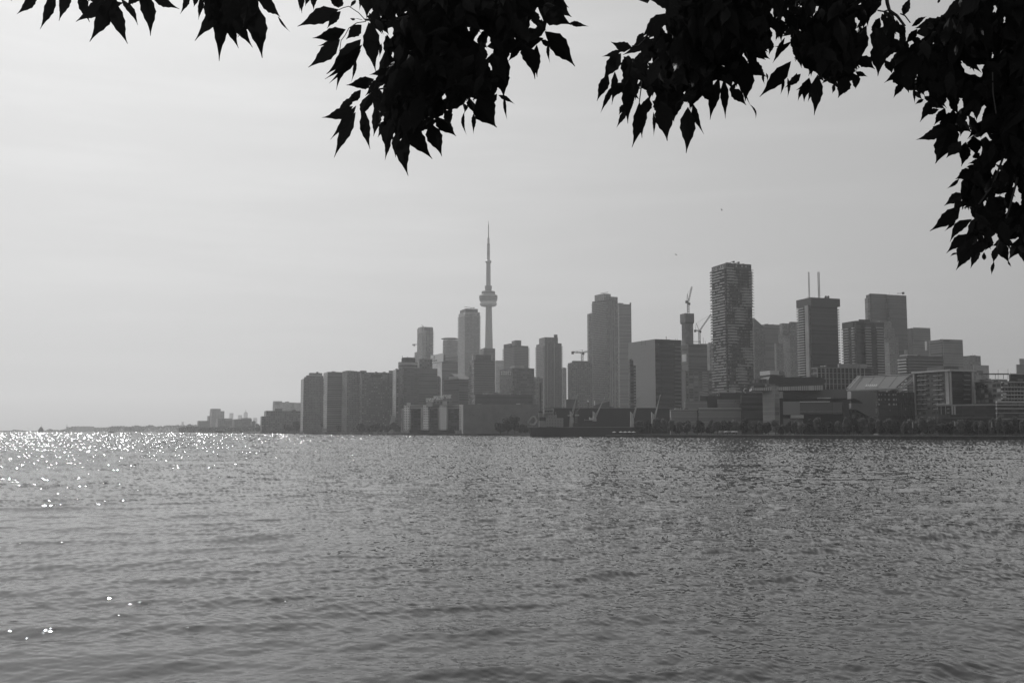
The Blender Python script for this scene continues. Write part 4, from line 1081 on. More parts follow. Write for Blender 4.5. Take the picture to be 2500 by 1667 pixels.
# its low wing
wing = wallbox('low_wing', 2290, 2431, 987, 1050, 641, 628, 20, fac(.05, .025, 3.1, 7, .93, .75, .15), z0=GZ, parent=q.root, top=990.5)
Pw = Vector((kx(2290) * 641, 641)); Qw = Vector((kx(2431) * 628, 628)); dw = (Qw - Pw).normalized(); nw = Vector((dw.y, -dw.x))
panel('frame', q.root, M_con, Pw, Qw, nw, 2290, 2431, 986.5, 990.5, 1.0)
for x in (2297, 2308, 2323, 2329): panel('column', q.root, M_conl, Pw, Qw, nw, x, x + (1.4 if x < 2320 else 4), 990.8, 1012, .8)
panel('window', q.root, M_con, Pw, Qw, nw, 2312, 2318, 996, 999, .3); panel('window', q.root, M_con, Pw, Qw, nw, 2312, 2318, 1006, 1009, .3)
panel('ledge', q.root, M_cond, Pw, Qw, nw, 2310, 2425, 1018, 1020.5, 1.0)
# second framed block
q = Bld('condominium', 'second framed dark condominium between the boxy one and the striped terraces', 2374, 2432, 2452, 927, 690, fac(.05, .025, 3.05, 4, .8, .6, .3), th=60)
p = q.p; LP, LQ, Ln = p['FL'], p['C'], p['nL']; RP, RQ, Rn = p['C'], p['FR'], p['nR']
b = MB(); b.prism(ring(p, 1.4), zt_(p, 931), zt_(p, 925.5), 0, 1, bottom=True); b.build('roof_slab', [M_con, M_roof], q.root)
for a in ((2376, 2433, 947.5, 951), (2378, 2383.5, 951.2, 985), (2432, 2436, 951.2, 985), (2430.5, 2436, 931.2, 947), (2377, 2382, 931.2, 947)):
    panel('frame', q.root, M_con, LP, LQ, Ln, *a, .9)
for k in range(4):
    for x in (2396, 2416): panel('window', q.root, M_con, LP, LQ, Ln, x, x + 4.5, 953 + k * 8.5, 957.5 + k * 8.5, .12)
for x in (2393, 2397, 2414, 2421): panel('window', q.root, M_conl, LP, LQ, Ln, x, x + 2, 933 + (x % 3), 939, .12)
q.sub('roof_box', 2382, 2395, 2410, 927, 915.5, M_con, 4)
b = MB(); b.box(at(2432, 913, 705), (13, 1.2, .4)); 
for x in (2386, 2398, 2420, 2440): b.bar(at(x + 10, 925, 705), at(x + 10, 913, 705), .2, 3)
for x, yy in ((2437, 902), (2461, 900)): b.bar(at(x, 926, 705), at(x, yy, 705), .14, 3)
b.build('roof_canopy', M_cond, q.root)
# striped terraces at the right edge
m_t = fac(.055, .03, 3.2, 4.5, .8, .6, .5)
q = Bld('condominium', 'terraced condominium with pale floor bands cut off by the right edge of the picture', 2443, 2447, 2530, 930, 625, m_t, th=84, depL=30)
q.sub('lower_wing', 2430, 2434, 2530, 1050, 979, m_t, -12, z0=GZ, th=84)
q.sub('upper_storey', 2463, 2466, 2530, 931, 911.5, m_t, 3, th=84)
q.sub('upper_storey', 2480, 2482, 2530, 912, 889.5, M_con, 5, th=84)
q.sub('upper_storey', 2488, 2489, 2530, 890, 875.5, M_conl, 7, th=84)
p1 = plan(2463, 2466, 2530, 628, 84, 920, depL=20)
for (pp, x0, x1, ys, o) in ((q.p, 2444, 2500, (932, 944, 954, 963, 972), 1.6), (plan(2430, 2434, 2530, 613, 84, 1000), 2430.5, 2500, (979, 987, 996, 1007, 1021, 1033), 1.4), (p1, 2463, 2500, (912,), 1.4)):
    for y in ys: panel('balcony', q.root, M_conl if y < 1005 else M_con, pp['C'], pp['FR'], pp['nR'], x0, x1 + 25, y, y + (2.4 if y not in (979,) else 4.5), o, .02)
for x, y in ((2448, 934), (2445, 958), (2445, 966)): panel('white_rail', q.root, M_pale, q.p['C'], q.p['FR'], q.p['nR'], x, x + 8, y + 1, y + 4.5, 1.8, 1.62)
for k in range(10):
    x = 2452 + k * 7.5; panel('pier', q.root, M_con, q.p['C'], q.p['FR'], q.p['nR'], x, x + 1.1, 934, 978, .5)
# ================================================================ cargo ship
ship = empty('cargo_ship', (kx(1410) * 822, 822, 0), 'long dark cargo ship moored stern left, with four pale deck cranes', 'ship')
m_hull = gmat('hull_paint', .022, .5, .15, .3); m_sup = gmat('superstructure_paint', .24, .6, .3, .25)
Ys = 812.0
def sz(y): return at(0, y, Ys).z
def sx(x): return kx(x) * Ys
b = MB()
hl = [(1291, 1063.5, 1043.5), (1297, 1066, 1043), (1310, 1066.2, 1043.5), (1345, 1066.2, 1041.5), (1370, 1066.2, 1043.5), (1540, 1066.2, 1043), (1625, 1066.2, 1043), (1650, 1066.2, 1040)]
wd = [4, 8, 10, 11, 11, 11, 10, 1]
for i in range(len(hl) - 1):
    (x0, b0, t0), (x1, b1, t1) = hl[i], hl[i + 1]; w0, w1 = wd[i], wd[i + 1]; yc = Ys + 11
    A0 = (sx(x0), yc - w0, sz(t0)); A1 = (sx(x1), yc - w1, sz(t1)); D0 = (sx(x0) + (2.5 if i == 0 else 0), yc - w0, -1.0 if i else sz(1060)); D1 = (sx(x1), yc - w1, -1.0)
    A0b = (A0[0], yc + w0, A0[2]); A1b = (A1[0], yc + w1, A1[2]); D0b = (D0[0], yc + w0, D0[2]); D1b = (D1[0], yc + w1, D1[2])
    b.poly([D0, D1, A1, A0]); b.poly([A0, A1, A1b, A0b]); b.poly([D1b, D0b, A0b, A1b])
    if i == 0: b.poly([D0b, D0, A0, A0b])
    b.poly([D0, D0b, D1b, D1])
b.build('hull', m_hull, ship)
b = MB(); b.bar((sx(1370), Ys - .3, sz(1042.6)), (sx(1640), Ys - .3, sz(1042.6)), .28, 4); b.build('deck_rail', M_met, ship)
def sbox(name, x0, x1, y0, y1, ya, yb, mat, parent=None):
    b = MB(); b.prism([(sx(x0), Ys + ya), (sx(x1), Ys + ya), (sx(x1), Ys + yb), (sx(x0), Ys + yb)], sz(y1), sz(y0), 0, 0, bottom=True); return b.build(name, mat, parent or ship)
m_supw = facade('deckhouse_plating', .26, .04, 2.4, 2.2, .3, .3, .1)
dh = sbox('deckhouse', 1333, 1376, 1020, 1043.5, 2, 19, m_supw)
sbox('deckhouse_tier', 1338, 1360, 1011, 1020, 3, 18, m_supw, dh)
sbox('deckhouse_tier', 1328, 1350, 1009.5, 1018, 4, 17, m_sup, dh)
br = sbox('bridge', 1329, 1351, 999, 1009, 2, 19, m_supw, dh)
sbox('bridge_window', 1330, 1350, 1001.5, 1004, 1.7, 1.95, M_dark, br)
sbox('bridge_roof', 1328, 1351.5, 992.8, 996, 2.5, 18, m_sup, br)
for x in (1332, 1337, 1347): 
    b = MB(); b.bar((sx(x), Ys + 5, sz(999)), (sx(x), Ys + 5, sz(996)), .25, 4); b.build('roof_post', M_con, br)
sbox('stern_house', 1317, 1332, 1018, 1027, 3, 18, M_black)
sbox('stern_house', 1317, 1333, 1027, 1041, 3, 18, m_sup)
fn = sbox('funnel', 1316, 1326, 1007, 1018, 6, 14, m_sup); sbox('funnel_cap', 1315.5, 1325, 1003.5, 1007, 5.5, 14.5, M_black, fn)
b = MB()
for (x, y0, y1) in ((1319, 1007, 996), (1323, 1007, 998), (1327, 1010, 996.5), (1344, 1006, 1000), (1347, 1010, 1001), (1357.5, 1020, 1007), (1352, 1012, 1002)): b.bar((sx(x), Ys + 8, sz(y0)), (sx(x), Ys + 8, sz(y1)), .2, 4)
for x in range(1340, 1352, 3): b.bar((sx(x), Ys + 4, sz(1010)), (sx(x), Ys + 4, sz(1003)), .15, 3)
b.box((sx(1357.5), Ys + 8, sz(1007)), (.5, .4, .5)); b.build('masts', M_met, ship)
b = MB()      # lifeboat davit / unloading frame at the stern
P = [(1290, 1029), (1300, 1016), (1306, 1016), (1311, 1027), (1304, 1037), (1290, 1034)]
for i in range(len(P)):
    a, c = P[i], P[(i + 1) % len(P)]
    b.truss((sx(a[0]), Ys + 6, sz(a[1])), (sx(c[0]), Ys + 6, sz(c[1])), .9, .22, 5)
b.bar((sx(1288), Ys + 6, sz(1034.5)), (sx(1308), Ys + 6, sz(1034.5)), .3, 4); b.build('stern_gantry', M_conl, ship)
b = MB(); b.prism([(sx(1289), Ys + 5), (sx(1302), Ys + 5), (sx(1302), Ys + 15), (sx(1289), Ys + 15)], sz(1043), sz(1038), 0, 0); b.build('stern_rail', M_met, ship)
m_cr = gmat('crane_paint', .38, .5, .1, .25)
def deck_crane(xb, ybase, ytop, w_, tip, arm0, dx=0):
    """pedestal at xb from ybase up to ytop, jib from arm0 to tip (photo pixels)"""
    cr = MB(); z0, z1 = sz(ybase), sz(ytop)
    zs = z0 + (z1 - z0) * .62
    cr.lathe(sx(xb), Ys + 10, [(w_ * 1.25, z0), (w_ * 1.15, z0 + (z1 - z0) * .3), (w_, zs)], 12)
    c = cr.build('crane', m_cr, ship)
    h = MB(); h.prism([(sx(xb) - w_ * .95, Ys + 8.6), (sx(xb) + w_ * .55, Ys + 8.6), (sx(xb) + w_ * .55, Ys + 11.4), (sx(xb) - w_ * .95, Ys + 11.4)], zs, z1, 0, 0, zt=[z1, zs + (z1 - zs) * .55, zs + (z1 - zs) * .55, z1]); h.build('crane_house', m_cr, c)
    for s_, o in ((0, 0), (1, w_ * 1.0)):
        j = MB(); a = Vector((sx(arm0[0]) + (o if s_ else 0), Ys + 9 + s_ * 2, sz(arm0[1]))); t = Vector((sx(tip[0]), Ys + 9.6 + s_ * .8, sz(tip[1])))
        j.bar(a, t, .38, 4, .26); j.build('jib_beam', m_cr, c)
    j = MB()
    for k in range(2, 7):
        a = Vector((sx(arm0[0]), Ys + 9, sz(arm0[1]))); t = Vector((sx(tip[0]), Ys + 9.6, sz(tip[1]))); q1 = a + (t - a) * (k / 8)
        a2 = a + Vector((w_, 2, 0)); q2 = a2 + (t + Vector((0, .8, 0)) - a2) * (k / 8); j.bar(q1, q2, .15, 3)
    j.bar(t, t + Vector((.5, .4, .3)), .5, 5); j.build('jib_ties', m_cr, c)
    j = MB(); j.bar((sx(xb) - w_ * .5, Ys + 9.6, z1), t, .07, 3); j.build('cable', M_dark, c)
    return c
deck_crane(1397.5, 1043.5, 1002, 1.5, (1411.5, 963), (1396, 1013))
sbox('crane_platform', 1388, 1396, 1013, 1014.4, 8, 12, M_white); sbox('crane_platform', 1406, 1416, 1011, 1014.5, 9, 11, m_cr)
deck_crane(1454, 1028, 1003, 1.35, (1478.5, 971), (1452, 1022))
deck_crane(1547, 1043.5, 1004, 1.4, (1564.5, 966.5), (1548, 1020))
deck_crane(1599, 1043, 1005, 1.4, (1617, 965), (1600, 1022))
sbox('hatch_box', 1412, 1459, 1031, 1043.2, 3, 18, gmat('hatch_paint', .05, .7, .2, .3))
sbox('hatch_box', 1401, 1412, 1032, 1043.2, 4, 17, M_dark)
b = MB(); b.prism([(sx(1441), Ys + 7), (sx(1451), Ys + 7), (sx(1451), Ys + 11), (sx(1441), Ys + 11)], sz(1025), sz(1022), 0, 0, zt=[sz(1018), sz(1022), sz(1022), sz(1018)]); b.build('conveyor_chute', M_pale, ship)
b = MB(); b.bar((sx(1429), Ys + 8, sz(1024.5)), (sx(1443), Ys + 8, sz(1024.5)), .4, 4); b.bar((sx(1429), Ys + 8, sz(1027)), (sx(1429), Ys + 8, sz(1022)), .5, 4); b.build('conveyor_boom', M_met, ship)
# shore grab crane behind the ship
g = empty('grab_crane', at(1436, 1040, 850), 'thin raking quay crane with a pale pulley head behind the ship', 'crane')
b = MB(); b.bar(at(1408, 1003, 845), at(1434.5, 980.5, 845), .45, 4); b.build('boom', M_met, g)
b = MB(); b.bar(at(1436, 980, 845), at(1438, 1020, 845), .22, 4); b.bar(at(1434, 981, 845), at(1434.5, 996, 845), .12, 3); b.bar(at(1440, 994, 846), at(1435, 981, 846), .12, 3); b.build('hanging_cable', M_dark, g)
b = MB(); c = at(1435.5, 979.5, 845); b.lathe(c.x, c.y, [(.4, c.z - .8), (.95, c.z), (.4, c.z + .8)], 10); b.build('pulley_head', M_white, g)
b = MB(); b.truss(at(1406, 1043, 848), at(1408, 1003, 846), 1.2, .2, 8); b.build('tower', M_met, g)
# ================================================================ small craft
def boat(label, x, ywl, L_px, h_px, Y, kind, group=None, m=None):
    c = at(x, ywl, Y); c.z = 0; s_ = Y / F
    L_ = L_px * s_; H = h_px * s_
    r_ = empty('boat' if kind != 'ferry' else 'ferry', c, label, 'boat' if kind != 'ferry' else 'ferry', group)
    b = MB(); hw = L_ * .14; hh = H * .30 if kind != 'sail' else H * .35
    st = [(-.5, .8, 1.05), (-.2, 1, 1.0), (.2, 1, 1.05), (.42, .6, 1.2), (.5, .05, 1.35)]
    for (u0, w0, k0), (u1, w1, k1) in zip(st, st[1:]):
        A = [(c.x + u0 * L_, c.y - hw * w0, hh * k0), (c.x + u1 * L_, c.y - hw * w1, hh * k1)]; D = [(c.x + u0 * L_ * .92, c.y - hw * w0 * .7, -.3), (c.x + u1 * L_ * .92, c.y - hw * w1 * .7, -.3)]
        A2 = [(x_, 2 * c.y - y_, z_) for x_, y_, z_ in A]; D2 = [(x_, 2 * c.y - y_, z_) for x_, y_, z_ in D]
        b.poly([D[0], D[1], A[1], A[0]]); b.poly([D2[1], D2[0], A2[0], A2[1]]); b.poly([A[0], A[1], A2[1], A2[0]])
        if u0 == -.5: b.poly([D2[0], D[0], A[0], A2[0]])
    b.build('hull', m or M_dark, r_)
    b = MB()
    if kind == 'tall':      # tall passenger ship seen end on
        for (w_, z0, z1) in ((.46, .30, .48), (.34, .48, .62), (.22, .62, .74), (.10, .74, .84)):
            b.box((c.x, c.y, H * (z0 + z1) / 2), (L_ * w_, hw, H * (z1 - z0) / 2))
        b.build('deckhouse', M_dark, r_)
        b = MB(); b.bar((c.x, c.y, H * .8), (c.x, c.y, H * 1.2), .5, 4, .2); b.build('mast', M_dark, r_)
    elif kind == 'ferry':
        b.box((c.x - L_ * .02, c.y, hh + H * .25), (L_ * .42, hw * .8, H * .22)); b.build('cabin', fac(.14, .04, 3, 3, .7, .5, .2), r_)
        b = MB(); b.box((c.x, c.y, H * .92), (L_ * .44, hw * .9, H * .07)); b.build('roof', M_pale, r_)
    else:
        b.box((c.x - L_ * .08, c.y, hh + H * .2), (L_ * .2, hw * .7, H * .2)); b.build('cabin', M_con if kind == 'cabin' else M_dark, r_)
        b = MB(); b.bar((c.x + L_ * .02, c.y, hh), (c.x + L_ * .02, c.y, H * 1.05), .12, 4)
        if kind == 'sail': b.poly([(c.x + L_ * .02, c.y, hh + 1), (c.x + L_ * .4, c.y, hh + 1), (c.x + L_ * .02, c.y, H)])
        b.build('mast', M_dark, r_)
    return r_
boat('dark tall ship seen end on, alone on the glittering far left water', 100, 1055, 12.5, 16, 3100, 'tall')
boat('small dark workboat on the glittering water, left of centre horizon', 272, 1056, 16, 5.5, 2500, 'cabin')
boat('tiny dark launch far beyond the small workboat', 243, 1053.8, 7, 1.6, 4300, 'low')
boat('low white roofed ferry moored under the far shore trees', 537, 1056.6, 24, 8.5, 2150, 'ferry')
boat('tiny dark motorboat just right of the low ferry', 577, 1057.2, 9, 3.6, 1950, 'low')
boat('small moored launch with a flat cabin left of the dark terraced block', 590, 1057, 12, 6, 2050, 'cabin', m=M_cond)
boat('faint low boat hugging the shore near the dark terraced block', 697, 1058.4, 14, 2.4, 1650, 'low')
boat('tiny dot of a boat on the far left horizon', 474, 1055.3, 3, 1.5, 3200, 'low')
mr = random.Random(31)
for k, (x, L_) in enumerate(((832, 26), (858, 20), (892, 24), (918, 22), (938, 18))):
    boat(['low pale moored motor yacht, leftmost of the marina row under the hotel slabs', 'small moored yacht, second from the left in the marina row', 'pale moored cruiser in the middle of the marina row', 'moored cruiser with low cabin, second from the right in the marina row', 'moored yacht at the right end of the marina row'][k],
         x, 1059.6, L_ * .7, 6.5 + mr.random() * 2, shoreY(x) - 22, 'cabin', 'yachts moored below the hotel slabs', m=M_con)
M_canvas = gmat('umbrella_canvas', .32, .8)
# white patio umbrellas on the beach right of the ship
for k, (x, lb) in enumerate(((1499.5, 'white beach umbrella standing apart, left of the umbrella row'), (1516, 'leftmost white umbrella of the close row by the ship'), (1526.5, 'second white umbrella of the close row'), (1537, 'third white umbrella of the close row'), (1547, 'rightmost white umbrella of the close row beside the first tree'))):
    Y = 786; c = at(x, 1054, Y)
    r_ = empty('beach_umbrella', (c.x, Y, GZ), lb, 'umbrella', 'white umbrellas on the city beach')
    b = MB(); b.lathe(c.x, Y, [(1.75, c.z - .45), (1.7, c.z - .25), (.1, c.z + .45)], 10); b.build('canopy', M_canvas, r_)
    b = MB(); b.bar((c.x, Y, GZ), (c.x, Y, c.z + .3), .06, 5); b.build('pole', M_met, r_)
b = MB(); b.prism([(kx(1478) * 779, 779), (kx(1546) * 779, 779), (kx(1546) * 812, 812), (kx(1478) * 812, 812)], -2, GZ - .2, 0, 0)
tag(b.build('beach', gmat('beach_sand', .05, .9, .3, .2)), kind='structure')
# ================================================================ birds
def bird(label, x, y, Y, sp, roll):
    c = at(x, y, Y); r_ = empty('bird', c, label, 'bird', 'gulls gliding above the towers')
    b = MB(); b.bar(c + Vector((-.22, 0, 0)), c + Vector((.02, 0, .02)), .03, 6, .08); b.bar(c + Vector((.02, 0, .02)), c + Vector((.25, 0, .03)), .08, 6, .04); b.build('body', M_conl, r_)
    for s_ in (-1, 1):
        b = MB(); t = c + Vector((-.05 + .3 * roll * s_, s_ * .25, sp * .32)); e = c + Vector((-.22 + .75 * roll * s_, s_ * .6, sp * .42))
        b.poly([c + Vector((.1, 0, .05)), t + Vector((.09, 0, 0)), e, t + Vector((-.08, 0, 0)), c + Vector((-.12, 0, .04))]); b.build('wing', M_conl, r_)
bird('tiny gull gliding in the sky just left above the tallest balcony tower', 1651, 623, 290, .8, .6)
bird('tiny gull high above the tallest balcony tower', 1762.5, 514, 290, 1.2, .5)
# ================================================================ city trees
m_bark = gmat('bark', .05, .95, .3, 3)
def leafmat(name, g):
    m = gmat(name, g, .75, .35, .6); t = m.node_tree; o = t.nodes['Material Output']
    tl = N(t, 'ShaderNodeBsdfTranslucent'); tl.inputs['Color'].default_value = (g * 1.6, g * 1.6, g * 1.6, 1)
    mx = N(t, 'ShaderNodeMixShader'); mx.inputs[0].default_value = .4
    t.links.new(t.nodes['Principled BSDF'].outputs[0], mx.inputs[1]); t.links.new(tl.outputs[0], mx.inputs[2]); t.links.new(mx.outputs[0], o.inputs['Surface'])
    return m
m_leaf = [leafmat('foliage_mid', .085), leafmat('foliage_dark', .02), leafmat('foliage_light', .12)]
def crown_mesh(seed, n, mat, lobes=9, q=.40):
    """unit crown (height 1, half width about .42), thousands of small leaf clumps over uneven lobes"""
    rr = np.random.RandomState(seed)
    L_ = []
    for i in range(lobes):
        a = rr.uniform(0, 2 * np.pi); hgt = rr.uniform(.30, .86); r_ = rr.uniform(.04, .27) * (1.15 - abs(hgt - .5))
        L_.append((r_ * np.cos(a), r_ * np.sin(a), hgt, rr.uniform(.13, .23)))
    L_.append((0, 0, .5, .27))
    pts = []
    for i in range(n):
        x, y, z, R_ = L_[rr.randint(len(L_))]
        d = rr.normal(size=3); d /= np.linalg.norm(d); rad = R_ * rr.uniform(.55, 1.05) ** .6
        pts.append((x + d[0] * rad, y + d[1] * rad, z + d[2] * rad * .95, d))
    v = []; f = []
    for (x, y, z, d) in pts:
        nrm = d + rr.normal(size=3) * .6; nrm /= np.linalg.norm(nrm)
        u = np.cross(nrm, rr.normal(size=3)); u /= np.linalg.norm(u); w_ = np.cross(nrm, u)
        s_ = q * .1 * rr.uniform(.6, 1.5); i0 = len(v)
        for k in range(4):
            a = k * np.pi / 2 + rr.uniform(-.4, .4); rr_ = s_ * rr.uniform(.7, 1.2)
            v.append((x + (u[0] * np.cos(a) + w_[0] * np.sin(a)) * rr_, y + (u[1] * np.cos(a) + w_[1] * np.sin(a)) * rr_, z + (u[2] * np.cos(a) + w_[2] * np.sin(a)) * rr_))
        f.append((i0, i0 + 1, i0 + 2, i0 + 3))
    me = bpy.data.meshes.new('crown'); me.from_pydata(v, [], f); me.materials.append(mat); me.update()
    return me
def trunk_mesh():
    b = MB(); b.bar((0, 0, 0), (0, .0, .42), .028, 7, .018)
    for k in range(6):
        a = k * 1.05; b.bar((0, 0, .26 + .03 * k), (.17 * math.cos(a), .17 * math.sin(a), .55 + .04 * k), .012, 4, .005)
    me = bpy.data.meshes.new('trunk'); me.from_pydata(b.v, [], b.f); me.materials.append(m_bark); me.update(); return me
CM = [[crown_mesh(10 * k + j, 2300, m_leaf[k]) for j in range(3)] for k in range(3)]
TM = trunk_mesh()
tr = random.Random(77)
def tree(label, x, ytop, Y, wpx, kind=0, group=None, base=GZ, name='city_tree'):
    zt = at(0, ytop, Y).z; H = zt - base; c = Vector((kx(x) * Y, Y, base))
    r_ = empty(name, c, label, 'tree', group)
    W = wpx * Y / F / .84
    for nm, me in (('trunk', TM), ('crown', CM[kind][tr.randrange(3)])):
        o = bpy.data.objects.new(nm, me); C.objects.link(o); o.parent = r_
        o.scale = (W, W, H); o.rotation_euler = (0, 0, tr.uniform(0, 6.28)); ORG[o] = c
    return r_
SEC = [(1553, 1633, 'below the ship crane jibs'), (1633, 1706, 'before the left studio wing'), (1706, 1810, 'before the right studio wing'), (1810, 1862, 'before the dark banded studio wing'),
       (1862, 1912, 'below the pale college corner tower'), (1912, 2000, 'before the college hall boxes'), (2000, 2078, 'between hall boxes and curved gable'), (2078, 2142, 'before the curved college gable'),
       (2142, 2232, 'under the sloping glass roof block'), (2232, 2320, 'before the boxy framed condominium'), (2320, 2432, 'before the low dark wing'), (2432, 2520, 'before the striped terraces')]
ORD = ['first', 'second', 'third', 'fourth', 'fifth', 'sixth', 'seventh', 'eighth', 'ninth', 'tenth', 'eleventh']
for (a, b_, wh) in SEC:
    x = a + 6; k = 0
    while x < b_:
        w_ = tr.uniform(19, 29); top = 1024 + tr.uniform(-5, 5) + (3 if x < 1700 else 0) - (3 if x > 1860 else 0)
        if 1570 < x < 1640: top -= 3
        knd = 0 if tr.random() < .55 else (1 if tr.random() < .4 else 2)
        tree('%s %s promenade tree from the left %s' % (ORD[k], ('leafy', 'dark', 'paler')[knd], wh), x, top, shoreY(x) + tr.uniform(8, 16), w_, knd, 'trees in a row along the right hand promenade')
        x += w_ * tr.uniform(.74, .92); k += 1
# a second, deeper row closes the gaps
for k in range(34):
    x = 1566 + k * 28 + tr.uniform(-4, 4)
    tree('dark tree of the rear promenade row, standing behind the front trees', x, 1031 + tr.uniform(-4, 4), shoreY(x) + tr.uniform(24, 34), 26, 1, 'rear row of dark promenade trees')
# clump at the ship's stern
for (x, top, w_, Y_, lb) in ((1222, 1024, 34, 1042, 'big round dark tree left of the ship, left of its clump'), (1240, 1021, 34, 1034, 'broad dark tree in the middle of the clump by the ship stern'), (1257, 1015, 32, 1026, 'tallest pointed dark tree of the clump by the ship stern'),
                      (1272, 1034, 26, 1010, 'low bushy tree touching the ship stern'), (1284, 1037, 24, 1004, 'small tree half hidden by the ship stern gantry')):
    tree(lb, x, top, Y_, w_, 1, 'dark clump of trees by the ship stern')
# trees along the left waterfront
x = 640; k = 0; names = [(640, 735, 'before the low dark terraced block'), (735, 790, 'below the leftmost tall slab'), (790, 880, 'below the banded slabs'), (880, 976, 'below the ribbed hotel slab'), (976, 1110, 'below the gridded condominium')]
for (a, b_, wh) in names:
    x = a + 6; k = 0
    while x < b_:
        w_ = tr.uniform(19, 26); top = (1030 if x < 800 else (1034 if x < 976 else 1041)) + tr.uniform(-4, 4)
        tree('%s dark waterfront tree from the left %s' % (ORD[min(k, 10)], wh), x, top, shoreY(x) + 22 + tr.uniform(0, 14), w_ * 1.15, 1, 'dark trees along the left waterfront')
        x += w_ * .72; k += 1
for (x, top, w_, Y_, lb) in ((640, 1033, 16, 2150, 'rounded tree at the left foot of the low dark terraced block'), (628, 1042, 14, 2200, 'small tree left of the low dark terraced block')):
    tree(lb, x, top, Y_, w_, 1, 'trees at the foot of the terraced block')
# far woods on the islands: nobody could count these trees
def woods(name, label, prof, Y, seed, dep=60):
    """prof: (pixel x, top row) polyline"""
    rr = np.random.RandomState(seed); v = []; f = []
    for (x0, t0), (x1, t1) in zip(prof, prof[1:]):
        n = int(abs(x1 - x0) * 42)
        for i in range(n):
            u = rr.rand(); x = x0 + (x1 - x0) * u; Yc = Y + rr.rand() * dep
            ztop = at(0, t0 + (t1 - t0) * u, Yc).z; z = GZ + (ztop - GZ) * (1 - rr.rand() ** 1.6) * (1 + .05 * math.sin(x * 2.1) + .04 * math.sin(x * .9))
            s_ = Y / F * rr.uniform(.5, 1.2); c = np.array([kx(x) * Yc, Yc, z]); i0 = len(v)
            nr = rr.normal(size=3); nr /= np.linalg.norm(nr); uu = np.cross(nr, rr.normal(size=3)); uu /= np.linalg.norm(uu); ww = np.cross(nr, uu)
            for k in range(4):
                a = k * np.pi / 2; v.append(tuple(c + (uu * np.cos(a) + ww * np.sin(a)) * s_))
            f.append((i0, i0 + 1, i0 + 2, i0 + 3))
    me = bpy.data.meshes.new(name); me.from_pydata(v, [], f); me.materials.append(m_leaf[1]); me.update()
    o = bpy.data.objects.new(name, me); C.objects.link(o); tag(o, label, kind='stuff'); return o
woods('far_woods', 'low far woods along the island shore on the left', [(-40, 1052.4), (28, 1051.5), (34, 1048.6), (42, 1050), (58, 1051), (64, 1052), (85, 1052), (112, 1051.5), (118, 1048), (124, 1047.4), (130, 1050), (138, 1049.5), (145, 1050.5), (157, 1048), (162, 1046), (175, 1041.5), (200, 1041), (222, 1041.2), (232, 1044), (262, 1043.6), (272, 1041), (290, 1040.5)], 4700, 1)
woods('far_woods', 'nearer belt of far woods left of the stepped silo block', [(268, 1043), (288, 1041), (300, 1040), (306, 1041.5), (318, 1042), (332, 1038.5), (345, 1041), (356, 1041), (364, 1037.6), (374, 1039), (380, 1042), (392, 1040.5), (398, 1042), (403, 1038.8), (430, 1039), (452, 1038.5), (484, 1037)], 4150, 2)
woods('far_woods', 'dark far woods along the water below the stepped silo block', [(436, 1044), (470, 1041), (500, 1044), (540, 1042), (580, 1044), (612, 1041), (640, 1037)], 2480, 3, 40)

# ================================================================ rooftops: plant, vents and thin aerials on every tower
rq = random.Random(99)
for q in ALLB:
    if q.p['C'].y > 2700 or q.root['category'] in ('chimney', 'building under construction', 'dome', 'tower', 'hangar'): continue
    p = q.p; n_ = 3 if p['r'] > 18 else 2
    for k in range(n_):
        u = rq.uniform(.15, .8); v_ = rq.uniform(.15, .7); c = p['C'] + p['dR'] * p['r'] * u + p['dL'] * p['l'] * v_
        hh = rq.uniform(.8, 1.8); b = MB(); b.box((c.x, c.y, q.z1 + hh / 2), (rq.uniform(.8, 2.2), rq.uniform(.8, 1.6), hh / 2 - .01), R(rq.uniform(0, 20)))
        b.build('roof_unit', M_cond if rq.random() < .6 else M_con, q.root)
    if rq.random() < .5:
        c = p['C'] + p['dR'] * p['r'] * rq.uniform(.2, .8) + p['dL'] * p['l'] * .3
        b = MB(); b.bar((c.x, c.y, q.z1), (c.x, c.y, q.z1 + rq.uniform(3, 6)), .12, 4); b.build('aerial', M_met, q.root)
# ================================================================ promenade furniture
for k in range(15):
    x = 1590 + k * 61.5; Y = shoreY(x) + 5.5; c = (kx(x) * Y, Y, GZ)
    r_ = empty('street_lamp', c, 'slim promenade lamp post, number %s from the left along the right hand quay' % ('one two three four five six seven eight nine ten eleven twelve thirteen fourteen fifteen'.split()[k]), 'lamp', 'lamp posts along the promenade')
    b = MB(); b.bar(c, (c[0], Y, GZ + 6.2), .09, 6, .06); b.build('pole', M_met, r_)
    b = MB(); b.bar((c[0], Y, GZ + 6.1), (c[0] + .9, Y, GZ + 6.3), .05, 4); b.box((c[0] + 1.0, Y, GZ + 6.28), (.32, .14, .07)); b.build('lamp_head', M_conl, r_)
for x, y0, y1, lb in ((2227, 1029, 1044, 'narrow white vertical banner beside the sloping glass roof block'), (2330, 1028, 1040, 'narrow white banner standing among trees left of the low dark wing'), (2420, 1030, 1043, 'narrow white banner among trees near the striped terraces')):
    Y = shoreY(x) + 6.5; c = at(x, y1, Y); t = at(x, y0, Y)
    r_ = empty('banner', (c.x, Y, GZ), lb, 'banner', 'white vertical banners on the promenade')
    b = MB(); b.bar((c.x, Y, GZ), (c.x, Y, t.z + .2), .05, 5); b.build('pole', M_met, r_)
    b = MB(); b.box((c.x + .35, Y, (c.z + t.z) / 2), (.28, .03, (t.z - c.z) / 2)); b.build('banner_cloth', M_conl, r_)
